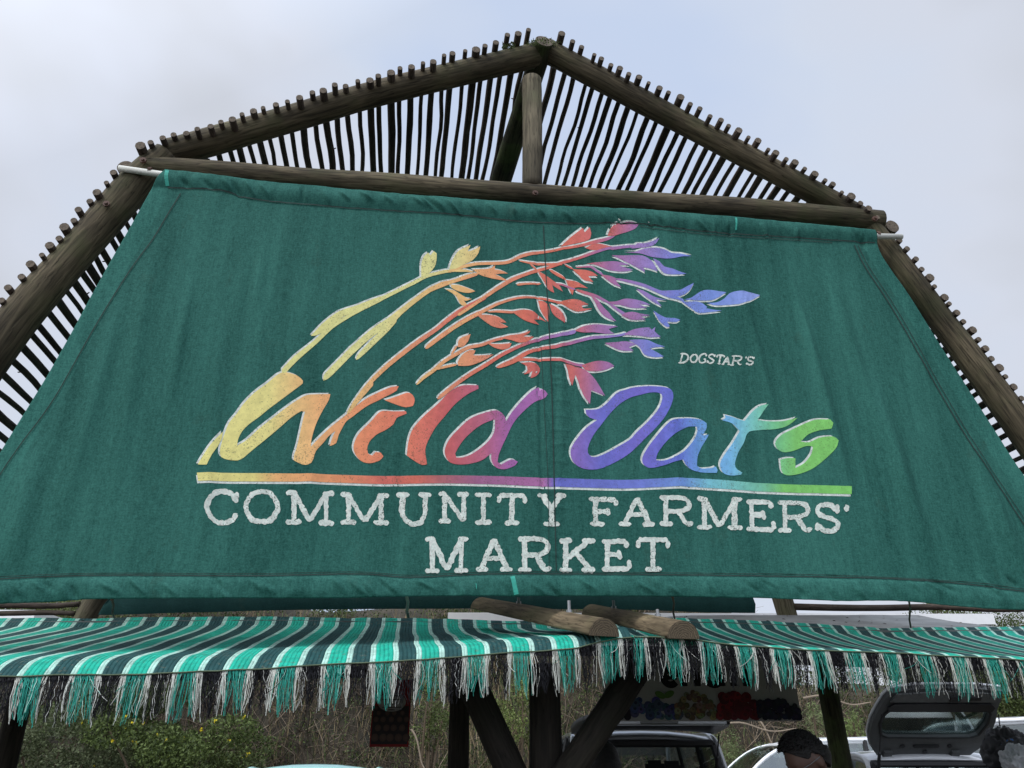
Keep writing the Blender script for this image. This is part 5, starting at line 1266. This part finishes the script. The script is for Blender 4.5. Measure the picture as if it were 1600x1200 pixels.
random.seed(77)
def disc(mb, x, y, r, col, off, n=10, sx=1):
    ci = mb.add(Q(x, y, off), tuple(min(1, c*1.5) for c in col)); rr = [mb.add(Q(x+r*sx*math.cos(6.283*k/n), y+r*math.sin(6.283*k/n), off), col) for k in range(n)]
    for k in range(n): mb.face((ci, rr[k], rr[(k+1) % n]))
of = .003
def heap(name, x0, x1, ytop, cols, r0, r1, n, ring=None, sx=1):
    global of; mb = MB()
    for k in range(n):
        x = random.uniform(x0, x1); q = (x-x0)/(x1-x0); lim = ytop(q); y = random.uniform(lim, 1122); r = random.uniform(r0, r1); col = tuple(c*random.uniform(.6, 1.3) for c in random.choice(cols)); of += .00003
        disc(mb, x, min(y, 1126-r), r, col, of, sx=sx)
        if ring: of += .00003; disc(mb, x+r*.15, min(y, 1126-r)-r*.1, r*.38, ring, of, 7)
    mb.build(name, M_print, root)
heap('printed_blackcurrants', 950, 990, lambda q: 1110-10*q, [(.012, .01, .012)], 4, 7, 40)
heap('printed_blueberries', 990, 1062, lambda q: 1090+14*abs(q-.3)*2, [(.035, .05, .10), (.06, .085, .15)], 5, 7.5, 46, (.015, .02, .04))
heap('printed_hazelnuts', 1058, 1118, lambda q: 1104-22*math.sin(q*3.1), [(.15, .11, .06), (.2, .16, .09), (.08, .06, .03)], 4, 5.5, 75, (.10, .07, .03))
heap('printed_strawberries', 1115, 1190, lambda q: 1084+16*abs(q-.4), [(.09, .008, .01), (.13, .012, .016)], 6, 9, 40, (.05, .006, .006))
heap('printed_blackberries', 1186, 1250, lambda q: 1092+18*abs(q-.4), [(.01, .01, .02), (.018, .018, .03)], 3, 5, 160)
mb = MB()
for cx_, cy_, a in ((1034, 1087, .5), (1048, 1086, -.5)):
    n = 12; ids = []
    for k in range(n):
        t = 6.283*k/n; x = 9*math.cos(t); y = 5*math.sin(t); of += .00001; ids.append(mb.add(Q(cx_+x*math.cos(a)-y*math.sin(a), cy_+x*math.sin(a)+y*math.cos(a), of), (.08, .16, .03)))
    mb.face(ids); of += .0002
mb.build('printed_leaves', M_print, root)
for px in (965, 1235):
    a = Q(px, 1028); mb = MB(); mb.tube([a, a+Vector((0, -.02, 2.14-a.z))], .003, n=5); mb.build('hanging_cord', M_cord, root)

root, Q = plate('poster', 577, 638, 1062, 1167, 4.7, 'narrow red bordered poster of round chocolates hanging under the left awning', 'poster')
mb = MB(); c = (Q(577, 1167)+Q(638, 1062))/2; sx = (Q(638, 1167)-Q(577, 1167)).x; sz = (Q(577, 1062)-Q(577, 1167)).z
mb.box(c+Vector((0, .004, 0)), sx, .008, sz, col=(.22, .012, .012), bev=.0015); mb.build('red_board', M_print, root)
mb = MB(); mb.quad(Q(579, 1163, .0005), Q(636, 1163, .0005), Q(636, 1104, .0005), Q(579, 1104, .0005), col=(.03, .022, .022)); mb.build('printed_picture', M_print, root)
mb = MB(); of = .001
for r_, (yy, rr) in enumerate(((1153, 6.3), (1138, 5.4), (1125, 4.6), (1115, 3.9), (1107, 3.2))):
    for k in range(5):
        x = 584+k*12.4+(5 if r_ % 2 else 0)+random.uniform(-1, 1); of += .0001
        if x < 634: disc(mb, x, yy, rr, (.075, .045, .035), of, 12, .95)
mb.build('printed_chocolates', M_print, root)
mb = MB(); disc(mb, 608, 1098, 15, (.26, .25, .23), .0035, 24, 1.5); mb.build('label', M_print, root)
mb = MB()
for x0, x1, y in ((598, 602, 1101), (608, 615, 1101), (593, 624, 1106), (603, 613, 1110), (592, 624, 1094), (596, 620, 1088)): ribbon(mb, [(x0, y), (x1, y)], 1.3, Q, .004, (.03, .02, .02))
mb.build('label_print', M_print, root)
a = Q(608, 1062); mb = MB(); mb.tube([a, Vector((a.x, a.y-.02, 2.12))], .003, n=5); mb.build('hanging_cord', M_cord, root)

# ------------------------------------------------------------------ people
M_skin = simple('skin', (.10, .052, .035), .55, noise_amt=.08, scale=12); M_hair = simple('dark_hair', (.010, .008, .007), .6, noise_amt=.5, scale=60, bump=.5, bscale=150)  # skin tone darkened to stand in for deep shade under the awning
M_shirt = simple('dark_shirt', (.02, .022, .028), .9); M_jeans = simple('dark_trousers', (.02, .025, .04), .9)
def person(label, loc, head, H, tilt, long_hair, gaze=0):
    k = H/1.75; root = thing('person', label, 'person', Vector(loc)); M = Matrix.Rotation(head, 3, 'Z'); loc = Vector(loc)
    X = lambda x, y, z: loc + M@Vector((x*k, y*k, z*k)); V3 = Vector
    NK = V3((0.0, 0, 1.50)); T = Matrix.Rotation(tilt, 3, 'Y')@Matrix.Rotation(gaze, 3, 'Z')
    def HX(p): q = NK + T@(V3(p)); return X(q.x, q.y, q.z)
    MT = M@T
    def limbs(mb, g=0.0, torso=True, arms=True, legs=True, hands=True, cut=1.0):
        if torso:
            mb.tube([X(0, 0, .88), X(0, 0, .98), X(.0, 0, 1.12), X(-.0, 0, 1.28), X(-.01, 0, 1.40), X(-.01, 0, 1.46)], [(.145+g)*k, (.155+g)*k, (.140+g)*k, (.155+g)*k, (.14+g)*k, (.08+g)*k], n=18)
            for sy in (-1, 1): mb.ball(X(-.01, sy*.12, 1.36), (.095+g)*k, (.11+g)*k, (.10+g)*k, M=M); mb.ball(X(0, sy*.075, .93), (.12+g)*k, M=M)
        for sy in (-1, 1):
            S, E, Wt = V3((-.01, sy*.20, 1.40)), V3((-.03, sy*.26, 1.12)), V3((.19, sy*.22, 1.00))
            if arms:
                e = S.lerp(E, cut) if cut < 1 else None
                if cut < 1: mb.tube([X(*S), X(*S.lerp(E, .5)), X(*e)], [(.055+g)*k, (.05+g)*k, (.047+g)*k], n=12); mb.ball(X(*S), (.06+g)*k, M=M)
                else:
                    mb.tube([X(*S), X(*S.lerp(E, .5)), X(*E), X(*E.lerp(Wt, .3)), X(*Wt)], [.052*k, .046*k, .038*k, .040*k, .026*k], n=12); mb.ball(X(*S), .055*k, M=M)
            if hands:
                f = (Wt-E).normalized(); mb.tube([X(*Wt), X(*(Wt+f*.045)), X(*(Wt+f*.09))], [.026*k, .036*k, .030*k], n=10)
                for q in range(4):
                    o = V3((0, (q-1.5)*.019, 0)); b0 = Wt+f*.085+o; L = (.062, .074, .070, .055)[q]; b1 = b0+f*L*.5+V3((0, 0, -.010)); b2 = b1+f*L*.45+V3((0, 0, -.022))
                    mb.tube([X(*b0), X(*b1), X(*b2)], [.0095*k, .009*k, .0075*k], n=7)
                b0 = Wt+f*.03+V3((0, -sy*.03, 0)); mb.tube([X(*b0), X(*(b0+f*.03+V3((0, -sy*.028, -.008)))), X(*(b0+f*.058+V3((0, -sy*.034, -.02))))], [.012*k, .011*k, .009*k], n=7)
            if legs:
                mb.tube([X(0, sy*.09, .90), X(.01, sy*.10, .68), X(.015, sy*.10, .48), X(-.01, sy*.10, .32), X(-.01, sy*.10, .09)], [(.088+g)*k, (.075+g)*k, (.055+g)*k, (.055+g)*k, (.038+g)*k], n=14)
                if hands: mb.tube([X(-.05, sy*.10, .045), X(.05, sy*.10, .045), X(.16, sy*.105, .03)], [.04*k, .042*k, .03*k], n=10)
    mb = MB(); limbs(mb)
    mb.tube([X(-.01, 0, 1.40), X(*(NK*.5+V3((-.01, 0, 1.42))*.5)), HX((.0, 0, .04))], [.062*k, .056*k, .058*k], n=12)
    def skull(p):
        q = p.copy()
        if q.z < 0: q.x *= 1+.10*q.z/-.11*(1 if q.x > 0 else -3.2); q.y *= 1-.25*min(1, -q.z/.11)
        return q
    mb.ball(HX((.012, 0, .135)), .098*k, .077*k, .112*k, M=MT, nu=26, nv=20, fn=skull)
    mb.ball(HX((.045, 0, .055)), .052*k, .050*k, .045*k, M=MT)                     # jaw and chin
    mb.tube([HX((.098, 0, .150)), HX((.120, 0, .112)), HX((.108, 0, .098))], [.008*k, .014*k, .010*k], n=8)  # nose
    mb.ball(HX((.092, 0, .155)), .014*k, .050*k, .010*k, M=MT); mb.ball(HX((.092, 0, .072)), .012*k, .024*k, .010*k, M=MT)   # brow, lips
    for sy in (-1, 1):
        mb.ball(HX((-.005, sy*.080, .120)), .020*k, .008*k, .032*k, M=MT); mb.ball(HX((.070, sy*.040, .105)), .03*k, .028*k, .022*k, M=MT)
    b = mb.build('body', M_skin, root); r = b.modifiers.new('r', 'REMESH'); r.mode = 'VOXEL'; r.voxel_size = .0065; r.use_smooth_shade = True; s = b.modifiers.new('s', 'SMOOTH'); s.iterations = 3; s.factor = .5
    for nm, m, kw in (('shirt', M_shirt, dict(g=.012, legs=False, hands=False, cut=.75)), ('trousers', M_jeans, dict(g=.014, torso=False, arms=False, hands=False))):
        mb = MB(); limbs(mb, **kw)
        if nm == 'trousers': mb.tube([X(0, 0, .86), X(0, 0, 1.0)], [.165*k, .16*k], n=18)
        o = mb.build(nm, m, root); r = o.modifiers.new('r', 'REMESH'); r.mode = 'VOXEL'; r.voxel_size = .012; r.use_smooth_shade = True; s = o.modifiers.new('s', 'SMOOTH'); s.iterations = 4
    for sy in (-1, 1):
        mb = MB(); mb.ball(HX((.092, sy*.032, .132)), .012*k, M=MT, nu=12, nv=8); mb.build('eye', simple('eye', (.5, .48, .45), .2), b)
    mb = MB(); nu, nv = 40, 26; g = []
    for i in range(nv+1):
        phh = (.92 if long_hair else .80)*math.pi*i/nv*.86; row = []
        for j in range(nu):
            th = 2*math.pi*j/nu; fr = (1+math.cos(th))/2            # 1 at the face
            lim = (.98-.60*fr**1.1)*math.pi if not long_hair else (.9-.55*fr**2)*math.pi
            side = abs(math.sin(th)); 
            if not long_hair: lim *= 1-.22*math.exp(-((fr-.50)/.085)**2)
            p_ = min(phh/(.86*(.92 if long_hair else .80)*math.pi), 1)*lim*.80; nn = 1+.035*noise.noise(Vector((math.cos(th)*3, math.sin(th)*3, p_*4)))
            rr = (1.12 if long_hair else 1.03)*nn + (.05*fr*sstep(1.3, .5, p_)*0 if not long_hair else 0)
            rr -= 0 if long_hair else .045*sstep(.8*lim*.80, lim*.80, p_)
            v = V3((.100*math.sin(p_)*math.cos(th), .080*math.sin(p_)*math.sin(th), .115*math.cos(p_)))*rr; v.z += .138 + (.008 if not long_hair else 0)
            v.x += .010 if v.z > .15 else -.004
            row.append(mb.add(HX(v)))
        g.append(row)
    for i in range(nv):
        for j in range(nu): mb.face((g[i][j], g[i+1][j], g[i+1][(j+1) % nu], g[i][(j+1) % nu]))
    hr = mb.build('hair', M_hair, b, smooth=True); so = hr.modifiers.new('t', 'SOLIDIFY'); so.thickness = .012 if long_hair else .022; so.offset = -1
    mb = MB()
    if long_hair:
        for q in range(420):
            th = random.uniform(.42, 1.58)*math.pi; x0, y0 = .100*math.cos(th), .083*math.sin(th); z0 = random.uniform(.10, .22); s_ = 1-max(0, z0-.14)*3.5
            pts = [HX((x0*s_, y0*s_, z0)), HX((x0*1.16, y0*1.16, .06)), HX((x0*1.12-.01, y0*1.2, -.08)), HX((x0*1.05-.02, y0*1.25+random.gauss(0, .012), -.26))]
            mb.tube(crv(pts, 3), .0045, n=4, caps=False)
    else:
        for q in range(520):
            th = random.uniform(0, 2*math.pi); p_ = random.uniform(0, 1.35); fr = (1+math.cos(th))/2
            if p_ > 1.45-.55*fr: continue
            n_ = V3((math.sin(p_)*math.cos(th), math.sin(p_)*math.sin(th), math.cos(p_))); v = V3((.103*n_.x+.008, .082*n_.y, .119*n_.z+.142))
            mb.tube([HX(v*.985), HX(v+n_*.010+V3((.010, 0, 0))), HX(v+n_*.013+V3((.022, 0, -.002)))], [.0035, .003, .001], n=4, caps=False)
    mb.build('hair_strands', M_hair, hr)
    return root, HX, MT, b
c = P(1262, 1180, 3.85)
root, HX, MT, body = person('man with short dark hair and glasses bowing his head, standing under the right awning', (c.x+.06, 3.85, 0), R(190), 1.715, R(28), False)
mb = MB()
for sy in (-1, 1):
    mb.tube([HX((.110, sy*.034+.022*math.cos(a*.5236), .128+.017*math.sin(a*.5236))) for a in range(13)], .0018, n=5); mb.tube([HX((.108, sy*.056, .132)), HX((.05, sy*.084, .135)), HX((-.01, sy*.088, .138))], .0018, n=5)
mb.tube([HX((.110, -.012, .130)), HX((.114, 0, .134)), HX((.110, .012, .130))], .0018, n=5)
mb.build('glasses', M_steel, body)
c = P(945, 1190, 4.5)
person('woman with long dark hair seen from behind, beside the right strut of the forked post', (c.x, 4.5, 0), R(95), 1.66, R(4), True)

# ------------------------------------------------------------------ things on the rack at the right edge
tz = 1.50; c0 = P(1590, 1200, 5.4); root = thing('display_rack', 'low metal rack holding jacket and bags at the lower right corner', 'rack', (c0.x+.15, 5.4, 0))
for dx in (-.42, .5):
    for dy in (-.22, .22): mb = MB(); mb.tube([(c0.x+dx, 5.4+dy, 0), (c0.x+dx, 5.4+dy, tz-.02)], .014, n=8); mb.build('leg', M_steel, root)
mb = MB(); mb.box((c0.x+.04, 5.4, tz-.01), 1.0, .5, .02, bev=.004); mb.build('shelf', M_steel, root)
def crumple(name, label, cat, c, rx, ry, rz, m, seed, am=.25, fr=6, sq=1, sub=1):
    mb = MB()
    def fn(p):
        n_ = p.normalized(); d = 1+am*noise.noise(n_*fr*.35+V(seed)) + am*.6*(1-abs(noise.noise(n_*fr+V(seed)))*2.2) + am*.10*noise.noise(n_*fr*3+V(seed)); q = p*d; q.z += rz*.12*math.sin(q.x*60+q.y*25+seed)
        if q.z < -rz*.75: q.z = -rz*.75
        return q
    mb.ball(c, rx, ry, rz, nu=90, nv=60, fn=fn); o = mb.build(name, m, None, smooth=True, origin=Vector(c)-Vector((0, 0, rz*.75))); return tag(o, label, cat)
V = lambda s: Vector((s, s*1.7, s*.3))
M_jk = simple('charcoal_fabric', (.045, .045, .05), .6, noise_amt=.2, scale=14); M_bag = simple('white_plastic_film', (.72, .73, .76), .35, noise_amt=.06)
p = P(1577, 1172, 5.4); crumple('jacket', 'crumpled charcoal jacket heaped at the right edge in front of the white van', 'jacket', (p.x+.03, 5.42, tz+.10), .145, .14, .125, M_jk, 3, .34, 4)
p = P(1590, 1176, 5.2); crumple('plastic_bag', 'crumpled white plastic bag in front of the charcoal jacket', 'bag', (p.x, 5.22, tz+.06), .085, .075, .085, M_bag, 8, .34, 5)
p = P(1600, 1162, 5.3); crumple('plastic_bag', 'small red bag peeping out above the white plastic bag', 'bag', (p.x+.03, 5.34, tz+.09), .06, .05, .08, simple('red_film', (.45, .03, .02), .4), 5, .3, 5)
p = P(1585, 1168, 5.3); crumple('packet', 'bright blue packet tucked behind the white plastic bag', 'packet', (p.x-.01, 5.33, tz+.115), .05, .03, .075, simple('blue_film', (.03, .16, .5), .4), 6, .2, 5)
